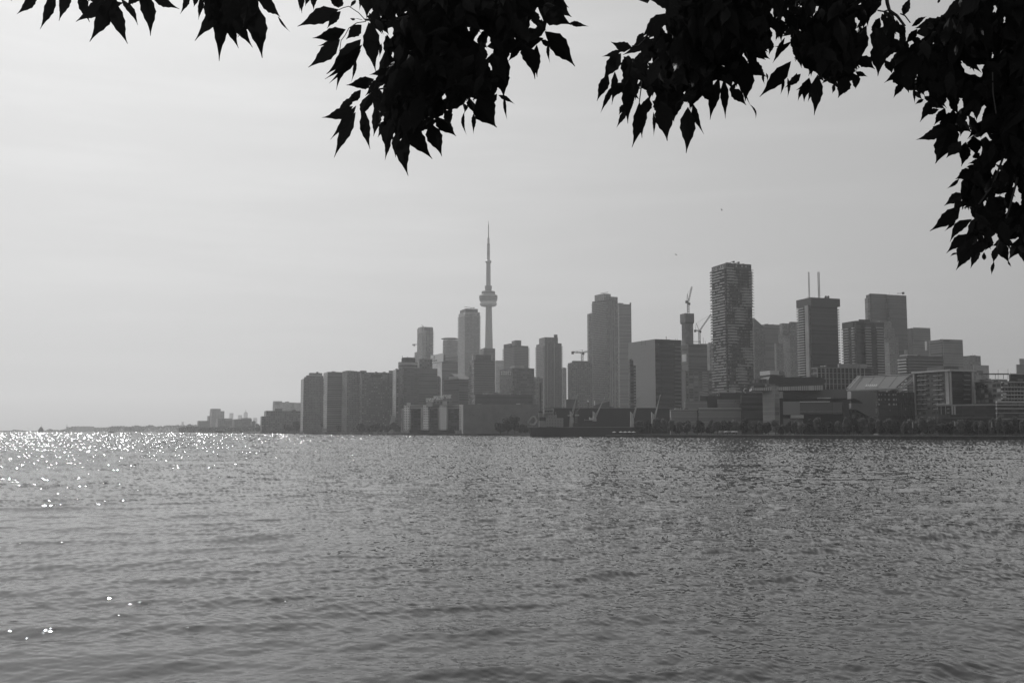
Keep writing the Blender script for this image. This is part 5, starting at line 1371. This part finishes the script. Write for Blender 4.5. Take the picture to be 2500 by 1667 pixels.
for x, w_, lb in ((1762, 2.2, 'leftmost of three low pale marquee tents under the promenade trees'), (1778, 3.0, 'middle one of three low pale marquee tents under the promenade trees'), (1793, 2.2, 'rightmost of three low pale marquee tents under the promenade trees')):
    Y = shoreY(x) + 5; c = at(x, 1055, Y)
    r_ = empty('marquee', (c.x, Y, GZ), lb, 'tent', 'low pale marquees under the trees')
    b = MB(); z_ = GZ + 2.2
    for sx_, ex in ((-1, 0), (1, 0)): b.poly([(c.x - w_, Y + 1.5 * sx_, z_), (c.x + w_, Y + 1.5 * sx_, z_), (c.x + w_ * .8, Y, z_ + .7), (c.x - w_ * .8, Y, z_ + .7)][::(-1 if sx_ > 0 else 1)])
    for sx_ in (-1, 1): b.poly([(c.x + w_ * sx_, Y - 1.5, z_), (c.x + w_ * sx_, Y + 1.5, z_), (c.x + w_ * .8 * sx_, Y, z_ + .7)])
    b.build('canopy', M_canvas, r_)
    for sx_ in (-1, 1):
        for sy_ in (-1, 1):
            b = MB(); b.bar((c.x + w_ * .97 * sx_, Y + 1.4 * sy_, GZ), (c.x + w_ * .97 * sx_, Y + 1.4 * sy_, z_), .05, 4); b.build('leg', M_met, r_)
# ================================================================ the ash tree the camera stands under
m_fl = bpy.data.materials.new('ash_leaf'); m_fl.use_nodes = True
t = m_fl.node_tree; bs = t.nodes['Principled BSDF']
oi = N(t, 'ShaderNodeTexCoord'); nn = N(t, 'ShaderNodeTexNoise'); nn.inputs['Scale'].default_value = 6.0
rg = N(t, 'ShaderNodeMapRange'); rg.inputs['To Min'].default_value = .006; rg.inputs['To Max'].default_value = .016
t.links.new(oi.outputs['Object'], nn.inputs['Vector']); t.links.new(nn.outputs[0], rg.inputs['Value']); t.links.new(rg.outputs[0], bs.inputs['Base Color'])
bs.inputs['Roughness'].default_value = .5; bs.inputs['Specular IOR Level'].default_value = .1
tl = N(t, 'ShaderNodeBsdfTranslucent'); tl.inputs['Color'].default_value = (.012, .012, .012, 1)
mx = N(t, 'ShaderNodeMixShader'); mx.inputs[0].default_value = .35
t.links.new(bs.outputs[0], mx.inputs[1]); t.links.new(tl.outputs[0], mx.inputs[2])
t.links.new(mx.outputs[0], t.nodes['Material Output'].inputs['Surface'])
ash = empty('ash_tree', (4.6, -1.5, CAMH - 1.6), 'dark overhanging ash tree whose drooping leafy branches frame the top and right', 'tree')
LV = []; LF = []
lr = random.Random(2024)
WID = [.03, .34, .68, .91, 1.0, .98, .86, .66, .43, .22, .10, .03]
def leaflet(b3, t3, wid, roll=None, seg=11, curl=.0):
    """one leaflet from base b3 to tip t3 with full width wid (metres), folded a little along its midrib, toothed edge, drawn-out tip"""
    b3 = Vector(b3); t3 = Vector(t3); ax = t3 - b3; L_ = ax.length
    if L_ < 1e-4: return
    d = ax / L_
    view = (b3 - Vector((0, 0, CAMH))).normalized()
    side = d.cross(view)
    if side.length < .05: side = d.cross(Vector((.3, .2, 1)))
    side.normalize(); nor = side.cross(d).normalized()
    roll = lr.uniform(-.9, .9) if roll is None else roll
    s2 = side * math.cos(roll) + nor * math.sin(roll); n2 = nor * math.cos(roll) - side * math.sin(roll)
    fold = lr.uniform(.05, .32); bend = lr.uniform(-.10, .16) * L_ + curl * L_
    side_bend = lr.uniform(-.05, .05) * L_
    i0 = len(LV)
    for k in range(seg + 1):
        u = k / seg
        c = b3 + d * (L_ * u) + n2 * (bend * math.sin(math.pi * u)) + s2 * (side_bend * math.sin(math.pi * u))
        w = WID[k] * wid * .5
        tz = 1 + .07 * (1 if k % 2 else -1)
        LV.append(tuple(c + s2 * w * tz + n2 * (fold * w))); LV.append(tuple(c)); LV.append(tuple(c - s2 * w * tz + n2 * (fold * w)))
    for k in range(seg):
        a = i0 + k * 3
        LF.append((a, a + 1, a + 4, a + 3)); LF.append((a + 1, a + 2, a + 5, a + 4))
def leaf_px(bx, by, tx, ty, wpx, D=None):
    """leaflet whose base and tip are seen at these photo pixels, about D metres out"""
    D = D or lr.uniform(2.35, 3.0)
    dt = lr.uniform(-.035, .035)
    b3 = at(bx, by, D); t3 = at(tx, ty, D + dt)
    roll = lr.uniform(-.7, .7)
    leaflet(b3, t3, wpx * D / F / max(.55, math.cos(roll)), roll)
    return D
def conv(ox, oy, s, lst):
    for it in lst:
        bx, by, tx, ty, w = it[:5]
        bx, by, tx, ty = ox + bx / s, oy + by / s, ox + tx / s, oy + ty / s
        # stretch the drawn out tip
        leaf_px(bx, by, tx, ty, w / s * 1.06)
conv(0, 0, 3.267, [(290, -40, 135, 115, 70), (445, -60, 320, 235, 75), (480, -60, 475, 150, 22), (565, -60, 470, 170, 70), (630, -80, 715, 180, 80), (895, 5, 605, 175, 110), (890, 10, 715, 335, 120),
    (905, -10, 1018, 352, 105), (965, -10, 1100, 205, 55), (1130, -90, 1010, 60, 90), (1150, -80, 1200, 288, 112), (1210, -20, 1432, 75, 78), (1500, -60, 1437, 115, 50), (1560, -40, 1545, 60, 40), (1620, -60, 1583, 160, 40),
    (1690, -60, 1655, 190, 90), (1830, 60, 1555, 328, 110), (1790, 40, 1748, 490, 112), (1810, 110, 1903, 388, 80), (1840, 120, 2015, 382, 90), (2030, 20, 2092, 465, 150), (2045, -20, 2235, 140, 95), (2215, 130, 2315, 258, 18),
    (300, -60, 285, 20, 26), (100, -40, 88, 14, 20), (1030, -90, 1060, 40, 80), (760, -80, 700, 20, 60), (1950, 40, 1895, 300, 90), (1900, 30, 1960, 230, 110), (1720, 20, 1650, 190, 90), (1740, -60, 1735, 230, 130),
    (1850, -60, 1820, 240, 150), (1960, -60, 1940, 200, 150), (1620, 0, 1600, 120, 40), (2035, -60, 1990, 160, 100), (1690, -60, 1680, 100, 120)])
conv(700, 0, 3.095, [(390, 75, 82, 202, 115), (408, 88, 305, 218, 62), (445, 225, 195, 290, 95), (400, 300, 235, 350, 40), (402, 300, 162, 512, 105), (565, 190, 448, 300, 85), (640, -90, 605, 140, 110), (765, -60, 740, 120, 60),
    (395, 62, 310, -40, 60), (390, 60, 410, -60, 60), (560, 300, 300, 562, 120), (570, 340, 288, 600, 70), (560, 350, 375, 682, 70), (520, 440, 488, 622, 26), (560, 380, 320, 632, 60), (640, 160, 672, 540, 125), (620, 170, 655, 500, 100), (715, 330, 703, 435, 26),
    (660, 600, 450, 645, 80), (770, 520, 625, 566, 50), (510, 735, 372, 850, 55), (500, 805, 266, 890, 80), (525, 800, 330, 1056, 60), (520, 850, 358, 1192, 85), (585, 830, 630, 1128, 75), (668, 790, 655, 1032, 68),
    (640, 700, 560, 900, 80), (560, 680, 440, 780, 60), (750, 910, 688, 1040, 60), (770, 1010, 742, 1212, 42), (835, 1000, 822, 1192, 60), (905, 1010, 918, 1330, 104), (935, 930, 1100, 1202, 120), (1078, 930, 1172, 1182, 115),
    (1120, 880, 1280, 1030, 90), (1245, 800, 1240, 916, 36), (1335, 780, 1342, 860, 36), (1340, 850, 1358, 1020, 26), (1412, 860, 1410, 1012, 34), (1380, 740, 1425, 870, 60), (1425, 770, 1457, 906, 20), (1440, 740, 1588, 965, 140), (1640, 730, 1665, 906, 24),
    (1600, 720, 1722, 788, 34), (1560, 400, 1660, 640, 110), (1590, 385, 1657, 486, 44), (1760, 350, 1672, 466, 50), (1780, 330, 1876, 600, 110), (1890, 340, 1893, 586, 70), (1920, 300, 2022, 366, 40), (1975, 330, 1988, 476, 26),
    (1950, 240, 2178, 504, 130), (1900, 60, 2152, 190, 150), (2140, 175, 2282, 202, 40), (1990, 0, 2152, 130, 110), (1960, -60, 2130, 60, 90), (520, 0, 475, 60, 26), (555, -60, 548, 80, 30), (215, -60, 205, 80, 50), (120, -60, 115, 105, 44), (95, -60, 100, 85, 26),
    (1600, 500, 1640, 740, 110), (1500, 640, 1580, 960, 110), (900, 960, 1000, 1130, 120), (800, 900, 760, 1150, 90), (700, 850, 715, 890, 60), (478, 140, 525, 141, 16), (640, 620, 520, 660, 60), (1190, 830, 1235, 960, 70), (180, -50, 140, 50, 40)])
conv(1440, 0, 3.36, [(700, 60, 475, -5, 100), (650, 110, 425, 310, 115), (440, 270, 368, 372, 55), (345, 392, 172, 345, 82), (262, 412, 100, 466, 46), (255, 440, 110, 660, 110), (150, 610, 58, 832, 80), (205, 590, 180, 862, 56), (215, 680, 88, 928, 44),
    (295, 680, 198, 800, 72), (300, 850, 238, 946, 50), (312, 880, 220, 1048, 46), (335, 640, 312, 1016, 100), (405, 842, 345, 1212, 100), (442, 830, 428, 1134, 84), (522, 920, 523, 1118, 26), (585, 830, 635, 1158, 150), (805, 880, 790, 1258, 122),
    (845, 850, 936, 1104, 52), (930, 740, 1018, 835, 60), (1060, 640, 986, 985, 90), (1100, 650, 1112, 975, 66), (1150, 730, 1284, 867, 84), (1265, 470, 1275, 832, 130), (1298, 490, 1325, 880, 34), (1318, 860, 1355, 985, 14), (1310, 480, 1452, 632, 105),
    (1428, 590, 1436, 695, 20), (1446, 600, 1455, 674, 16), (1650, 505, 1393, 797, 115), (1590, 630, 1563, 780, 24), (1730, 608, 1600, 722, 60), (1622, 640, 1622, 802, 26), (1785, 690, 1690, 742, 36), (1765, 700, 1706, 834, 34), (1800, 640, 1757, 837, 80),
    (1845, 690, 1788, 838, 40), (1870, 615, 1840, 948, 100), (1950, 655, 1900, 692, 22), (2005, 690, 1988, 770, 30), (2110, 630, 2036, 805, 110), (2060, 745, 2097, 774, 16), (2150, 600, 2178, 732, 62), (2180, 590, 2278, 630, 40), (2195, 470, 2338, 570, 95),
    (1600, 310, 1500, 520, 44), (1665, 335, 1508, 490, 26), (1665, 335, 1495, 380, 20), (360, 480, 330, 640, 90), (300, 470, 320, 700, 90), (430, 430, 460, 640, 90), (395, 560, 470, 680, 80), (420, 690, 382, 726, 24), (430, 690, 486, 760, 50), (480, 800, 440, 970, 80), (700, 800, 690, 1000, 110),
    (560, 760, 540, 940, 100), (1240, 400, 1220, 452, 16), (1700, 600, 1655, 690, 40), (1560, 40, 1480, 230, 22), (600, 0, 640, -40, 20)])
conv(2060, 0, 2.307, [(382, 150, 466, 94, 30), (335, 90, 378, -20, 42), (545, 105, 675, 28, 40), (185, 230, 192, 430, 90), (270, 330, 270, 416, 26), (232, 340, 272, 416, 34), (335, 262, 275, 392, 66), (350, 400, 228, 468, 46), (345, 465, 280, 553, 38), (345, 420, 366, 524, 66),
    (395, 490, 398, 582, 16), (450, 560, 400, 590, 20), (495, 555, 428, 690, 46), (535, 618, 456, 650, 32), (570, 610, 508, 706, 48), (600, 670, 516, 922, 112), (570, 725, 408, 788, 56), (660, 795, 578, 890, 64), (688, 800, 662, 938, 62), (730, 770, 750, 882, 72), (795, 895, 700, 922, 30),
    (745, 925, 688, 942, 22), (730, 955, 628, 1010, 62), (650, 1008, 580, 1064, 20), (680, 1090, 565, 1160, 56), (655, 1160, 484, 1302, 76), (632, 1215, 568, 1302, 26), (722, 1235, 598, 1364, 52), (700, 1320, 578, 1427, 56), (645, 1425, 598, 1446, 12), (690, 1360, 640, 1478, 46), (730, 1380, 632, 1522, 60),
    (765, 1390, 714, 1512, 40), (790, 1420, 790, 1466, 22), (858, 1390, 842, 1480, 34), (846, 1475, 832, 1548, 18), (870, 1355, 932, 1482, 62), (925, 1470, 945, 1504, 10), (995, 1335, 928, 1462, 58), (985, 1380, 1018, 1482, 44), (1010, 1100, 985, 1050, 30), (800, 770, 790, 860, 50), (640, 640, 560, 710, 70),
    (620, 1180, 700, 1140, 50), (740, 860, 760, 900, 40), (300, 380, 360, 500, 90), (400, 280, 340, 480, 110), (240, 150, 180, 330, 90), (560, 100, 480, 170, 50), (530, 20, 540, -20, 14), (480, 130, 400, 160, 30), (540, 690, 600, 700, 80), (540, 700, 520, 780, 70)])
# the mass of leaves inside: random hanging leaflets kept within the outline of each bough
def inside(poly, x, y):
    c = False; j = len(poly) - 1
    for i in range(len(poly)):
        xi, yi = poly[i]; xj, yj = poly[j]
        if (yi > y) != (yj > y) and x < (xj - xi) * (y - yi) / (yj - yi) + xi: c = not c
        j = i
    return c
def fill(ox, oy, s, poly, n, lmin=70, lmax=125, holes=(), D0=2.35, D1=3.5):
    fill_(ox, oy, s, poly, n, lmin, lmax, holes, D0, D1)
    fill_(ox, oy, s, poly, int(n * 1.5), 26, 60, holes, D0, D1)
def fill_(ox, oy, s, poly, n, lmin, lmax, holes, D0, D1):
    poly = [(ox + x / s, oy + y / s) for x, y in poly]
    holes = [(ox + x / s, oy + y / s, r / s) for x, y, r in holes]
    xs = [p[0] for p in poly]; ys = [p[1] for p in poly]; k = 0; tries = 0
    while k < n and tries < n * 60:
        tries += 1
        x = lr.uniform(min(xs), max(xs)); y = lr.uniform(min(ys), max(ys))
        L_ = lr.uniform(lmin, lmax); a = lr.gauss(math.pi / 2, .62)
        tx, ty = x + L_ * math.cos(a), y + L_ * math.sin(a)
        ok = all(inside(poly, x + (tx - x) * u, y + (ty - y) * u) for u in (.0, .35, .7, .96))
        if not ok: continue
        w_ = L_ * lr.uniform(.28, .42) * (1.25 if lmin < 40 else 1)
        bad = False
        for hx, hy, hr in holes:
            u = max(0, min(1, ((hx - x) * (tx - x) + (hy - y) * (ty - y)) / L_ ** 2))
            if math.hypot(x + (tx - x) * u - hx, y + (ty - y) * u - hy) < hr + w_ * .30 * math.sin(math.pi * min(1, u * .9 + .05)): bad = True; break
        if bad: continue
        leaf_px(x, y, tx, ty, w_, lr.uniform(D0, D1)); k += 1
fill(0, 0, 3.267, [(1600, -200), (2040, -200), (2045, 60), (1965, 215), (1895, 285), (1820, 250), (1740, 225), (1660, 150), (1620, 40)], 60, 55, 95, holes=((1880, 150, 22), (1815, 55, 9), (1922, 45, 7), (1985, 160, 6)))
fill(0, 0, 3.267, [(700, -180), (1030, -180), (1000, 60), (900, 20), (860, 90), (740, 60)], 10, 40, 75)
fill(700, 0, 3.095, [(600, -220), (760, -220), (1900, -220), (2000, -10), (2100, 100), (2060, 170), (1990, 250), (1900, 330), (1770, 350), (1650, 420), (1570, 400), (1640, 540), (1655, 640), (1600, 730), (1560, 800), (1430, 770), (1370, 760), (1240, 810), (1200, 880),
    (1080, 940), (1010, 1010), (900, 1050), (800, 1090), (760, 1000), (740, 880), (640, 770), (560, 700), (640, 600), (730, 560), (735, 420), (760, 300), (620, 200), (600, 140)], 560, 58, 120,
    holes=((1840, 200, 22), (1900, 70, 18), (1915, 105, 12), (1985, 165, 12), (1530, 390, 14), (1545, 505, 16), (1505, 722, 16), (1435, 310, 12), (1475, 240, 7), (1525, 298, 6), (1185, 745, 9), (1105, 812, 5), (1165, 855, 5), (785, 300, 12), (938, 375, 8), (820, 585, 8), (1215, 350, 8),
           (800, 430, 9), (1135, 50, 9), (730, 695, 12), (700, 660, 14), (1360, 220, 6), (1270, 240, 6), (790, 210, 14), (1700, 245, 4), (1930, 250, 9), (900, 100, 10), (820, 80, 12)))
fill(1440, 0, 3.36, [(640, -220), (2400, -220), (2380, 20), (2290, 60), (2280, 240), (2240, 330), (2290, 400), (2190, 470), (2210, 560), (2130, 640), (2040, 740), (1980, 690), (1870, 650), (1720, 610), (1600, 660), (1560, 640), (1690, 560), (1680, 500), (1650, 340), (1500, 330), (1470, 250), (1560, 30), (1510, 30), (1480, 140), (1500, 340),
    (1475, 480), (1440, 600), (1330, 590), (1290, 470), (1262, 370), (1250, 700), (1150, 750), (1055, 640), (1010, 790), (920, 745), (860, 880), (750, 930), (700, 975), (620, 955), (540, 930), (480, 800), (400, 820), (330, 950), (300, 800), (280, 640), (260, 440), (420, 330), (500, 215), (640, 110)], 1000, 55, 115,
    holes=((640, 280, 20), (615, 240, 14), (585, 405, 10), (515, 505, 24), (350, 470, 18), (400, 450, 12), (440, 560, 16), (430, 770, 40), (395, 670, 14), (615, 740, 14), (790, 870, 14), (775, 745, 10), (530, 797, 12), (1025, 680, 28), (1090, 545, 10), (1270, 440, 16), (1265, 490, 14), (1380, 485, 12), (1418, 525, 12), (945, 530, 9),
           (1165, 495, 6), (1695, 20, 16), (1870, 70, 14), (1615, 70, 8), (1600, 185, 14), (1705, 140, 8), (1810, 152, 10), (1725, 215, 12), (1650, 298, 10), (1785, 497, 20), (1850, 605, 14), (1700, 530, 18), (2190, 165, 24), (2180, 285, 16), (2205, 30, 12), (1885, 292, 5), (1995, 155, 4), (2080, 165, 4), (1500, 262, 18), (1510, 325, 10), (1495, 100, 20), (1745, 70, 5), (2320, 170, 8), (510, 320, 10), (860, 5, 8)))
fill(2060, 0, 2.307, [(180, 60), (250, 60), (330, 120), (390, 170), (440, 130), (545, 100), (660, 20), (700, -160), (1200, -160), (1200, 1420), (1040, 1480), (985, 1390), (940, 1440), (880, 1370), (850, 1400), (780, 1420), (740, 1420), (700, 1440), (660, 1400), (660, 1330), (730, 1240), (700, 1190), (640, 1180), (665, 1110), (690, 1050), (650, 1000), (720, 930),
    (790, 880), (755, 860), (740, 790), (700, 800), (640, 780), (600, 800), (540, 850), (515, 790), (510, 720), (570, 690), (600, 640), (520, 620), (490, 590), (460, 560), (410, 560), (395, 510), (365, 510), (330, 460), (310, 400), (340, 290), (280, 280), (240, 330), (200, 390), (175, 300), (160, 180)], 1250, 55, 115,
    holes=((325, 125, 10), (345, 155, 10), (212, 162, 12), (287, 220, 18), (375, 265, 16), (435, 215, 10), (390, 262, 16), (415, 430, 14), (475, 500, 8), (580, 565, 8), (595, 608, 6), (650, 600, 16), (660, 555, 12), (580, 650, 20), (745, 430, 22), (685, 395, 20), (735, 262, 10), (840, 310, 12), (855, 45, 16), (830, 45, 12), (905, 115, 10), (872, 180, 9), (857, 215, 7), (675, 180, 7),
           (497, 242, 7), (538, 232, 6), (915, 488, 7), (870, 565, 9), (790, 605, 9), (780, 650, 16), (765, 670, 12), (685, 680, 12), (800, 795, 22), (770, 840, 26), (685, 760, 16), (632, 780, 14), (840, 745, 6), (885, 900, 12), (840, 940, 14), (912, 900, 6), (820, 990, 16), (880, 968, 8), (968, 1040, 6), (860, 1092, 11), (912, 1097, 6), (960, 1125, 12), (1000, 1135, 10), (990, 1080, 16), (790, 1155, 24),
           (905, 1200, 7), (936, 1198, 6), (1005, 1270, 7), (755, 1350, 9), (795, 1300, 9), (855, 1345, 18), (965, 1360, 20), (925, 1415, 12), (840, 1420, 12), (728, 1240, 12), (716, 1195, 8), (795, 378, 8), (768, 383, 7), (645, 358, 6), (720, 655, 7)))
# unseen foliage above, right of and behind the camera, added to shade the visible leaves
n_ = 0
while n_ < 5500:
    X_ = lr.uniform(-5.0, 7.5); Y_ = lr.uniform(-6.0, 4.4); Z_ = CAMH + lr.uniform(1.2, 4.6)
    if Y_ > .3:
        el = math.atan2(Z_ - CAMH - .25, math.hypot(Y_, 0)); az = math.degrees(math.atan2(X_, Y_))
        if math.degrees(el) < 27 and az < 33: continue
        if X_ < -2.6 and Y_ > 2: continue
    a = lr.uniform(0, 6.28); L_ = lr.uniform(.08, .13); dn = Vector((math.cos(a) * .5, math.sin(a) * .5, -.85)).normalized()
    b3 = Vector((X_, Y_, Z_)); leaflet(b3, b3 + dn * L_, L_ * .36, seg=11); n_ += 1
me = bpy.data.meshes.new('foliage'); off = ORG[ash]
me.from_pydata([(x - off.x, y - off.y, z - off.z) for x, y, z in LV], [], LF); me.materials.append(m_fl); me.update()
fo = bpy.data.objects.new('foliage', me); C.objects.link(fo); fo.parent = ash
# stems, leaf stalks and branches
def twig(ox, oy, s, pts, r0, r1, D):
    P = [at(ox + x / s, oy + y / s, D) for x, y in pts]
    TWIG = MB()
    for i in range(len(P) - 1):
        TWIG.bar(P[i], P[i + 1], r0 + (r1 - r0) * i / len(P), 5, r0 + (r1 - r0) * (i + 1) / len(P))
    TWIG.build('twig', m_bark, ash)
twig(700, 0, 3.095, [(1500, -40), (1250, 30), (1080, 85), (860, 140), (700, 155), (590, 152)], .0045, .003, 2.7)
twig(700, 0, 3.095, [(590, 150), (545, 100), (470, 50), (430, 60), (390, 78)], .0013, .001, 2.7)
twig(700, 0, 3.095, [(600, 165), (530, 175), (470, 215), (440, 270), (410, 310), (400, 390)], .0013, .001, 2.7)
twig(700, 0, 3.095, [(570, 152), (525, 142)], .0008, .0008, 2.7)
twig(700, 0, 3.095, [(1250, 30), (1200, 250), (1100, 450), (900, 650), (660, 680)], .004, .002, 2.8)
twig(1440, 0, 3.36, [(1100, -60), (1150, 150), (900, 400), (560, 480), (430, 600), (425, 690), (405, 850)], .004, .001, 2.7)
twig(1440, 0, 3.36, [(1300, -60), (1290, 200), (1265, 350), (1285, 430), (1300, 500)], .003, .001, 2.65)
twig(1440, 0, 3.36, [(1700, -60), (1680, 200), (1665, 335), (1680, 420)], .003, .001, 2.7)
twig(1440, 0, 3.36, [(345, 378), (400, 372), (470, 300)], .0013, .0013, 2.7)
twig(2060, 0, 2.307, [(240, -30), (246, 20), (258, 62), (300, 90), (345, 150)], .006, .003, 2.75)
twig(2060, 0, 2.307, [(190, 60), (225, 66), (256, 56)], .0022, .002, 2.75)
twig(2060, 0, 2.307, [(318, 78), (345, 90), (375, 130)], .002, .0015, 2.75)
twig(2060, 0, 2.307, [(1010, 500), (960, 760), (900, 880), (840, 1040), (760, 1150)], .004, .0015, 2.5)
twig(2060, 0, 2.307, [(838, 400), (840, 520), (858, 640)], .0015, .0013, 2.36)
twig(2060, 0, 2.307, [(560, 100), (600, 78), (650, 70), (700, 60)], .0013, .0013, 2.6)
twig(2060, 0, 2.307, [(980, 1000), (940, 1150), (880, 1330), (862, 1400)], .003, .001, 2.5)
lb_ = MB()
limbs = [[(4.6, -1.5, CAMH + .9), (3.4, .6, CAMH + 2.9), (1.6, 2.2, CAMH + 2.6), (.4, 2.75, at(1150, -20, 2.75).z), (-1.2, 2.9, CAMH + 1.9), (-1.3, 2.75, at(600, -30, 2.75).z)],
         [(4.2, -.8, CAMH + 1.5), (3.3, 1.6, CAMH + 2.4), (1.9, 2.6, CAMH + 1.75), (.9, 2.75, at(1800, -30, 2.75).z)],
         [(4.4, -1.2, CAMH + 1.2), (3.6, 1.2, CAMH + 1.8), (2.2, 2.4, CAMH + 1.5), (1.65, 2.6, at(2500, 200, 2.6).z)],
         [(4.6, -1.5, CAMH + 1.6), (3.0, -2.5, CAMH + 3.5), (-1, -2.5, CAMH + 4.2)]]
for P in limbs:
    n = len(P)
    for i in range(n - 1):
        r0 = .085 * (1 - i / n) ** 1.6 + .006; r1 = .085 * (1 - (i + 1) / n) ** 1.6 + .006
        lb_.bar(P[i], P[i + 1], r0, 9, r1)
lb_.build('branch', m_bark, ash)
tb_ = MB(); tb_.bar((4.6, -1.5, CAMH - 1.62), (4.62, -1.5, CAMH - .2), .21, 14, .17); tb_.bar((4.62, -1.5, CAMH - .2), (4.55, -1.45, CAMH + 1.7), .17, 14, .11)
tb_.build('trunk', m_bark, ash)
# ---------------------------------------------------------------- haze
hz = MB(); zt = at(1192.6, 539.6, 2580).z + 8
hz.prism([(-15500, -60), (15500, -60), (15500, 15600), (-15500, 15600)], -3.0, zt, bottom=True)
hm = bpy.data.materials.new('haze'); hm.use_nodes = True
t = hm.node_tree; t.nodes.clear()
pv = N(t, 'ShaderNodeVolumePrincipled'); mo = N(t, 'ShaderNodeOutputMaterial')
pv.inputs['Color'].default_value = (.98, .98, .98, 1)
pv.inputs['Density'].default_value = HAZE
pv.inputs['Anisotropy'].default_value = HAZE_G
t.links.new(pv.outputs[0], mo.inputs['Volume'])
ho = hz.build('haze', hm)
tag(ho, kind='stuff'); ho['label'] = 'pale summer haze over the harbour'
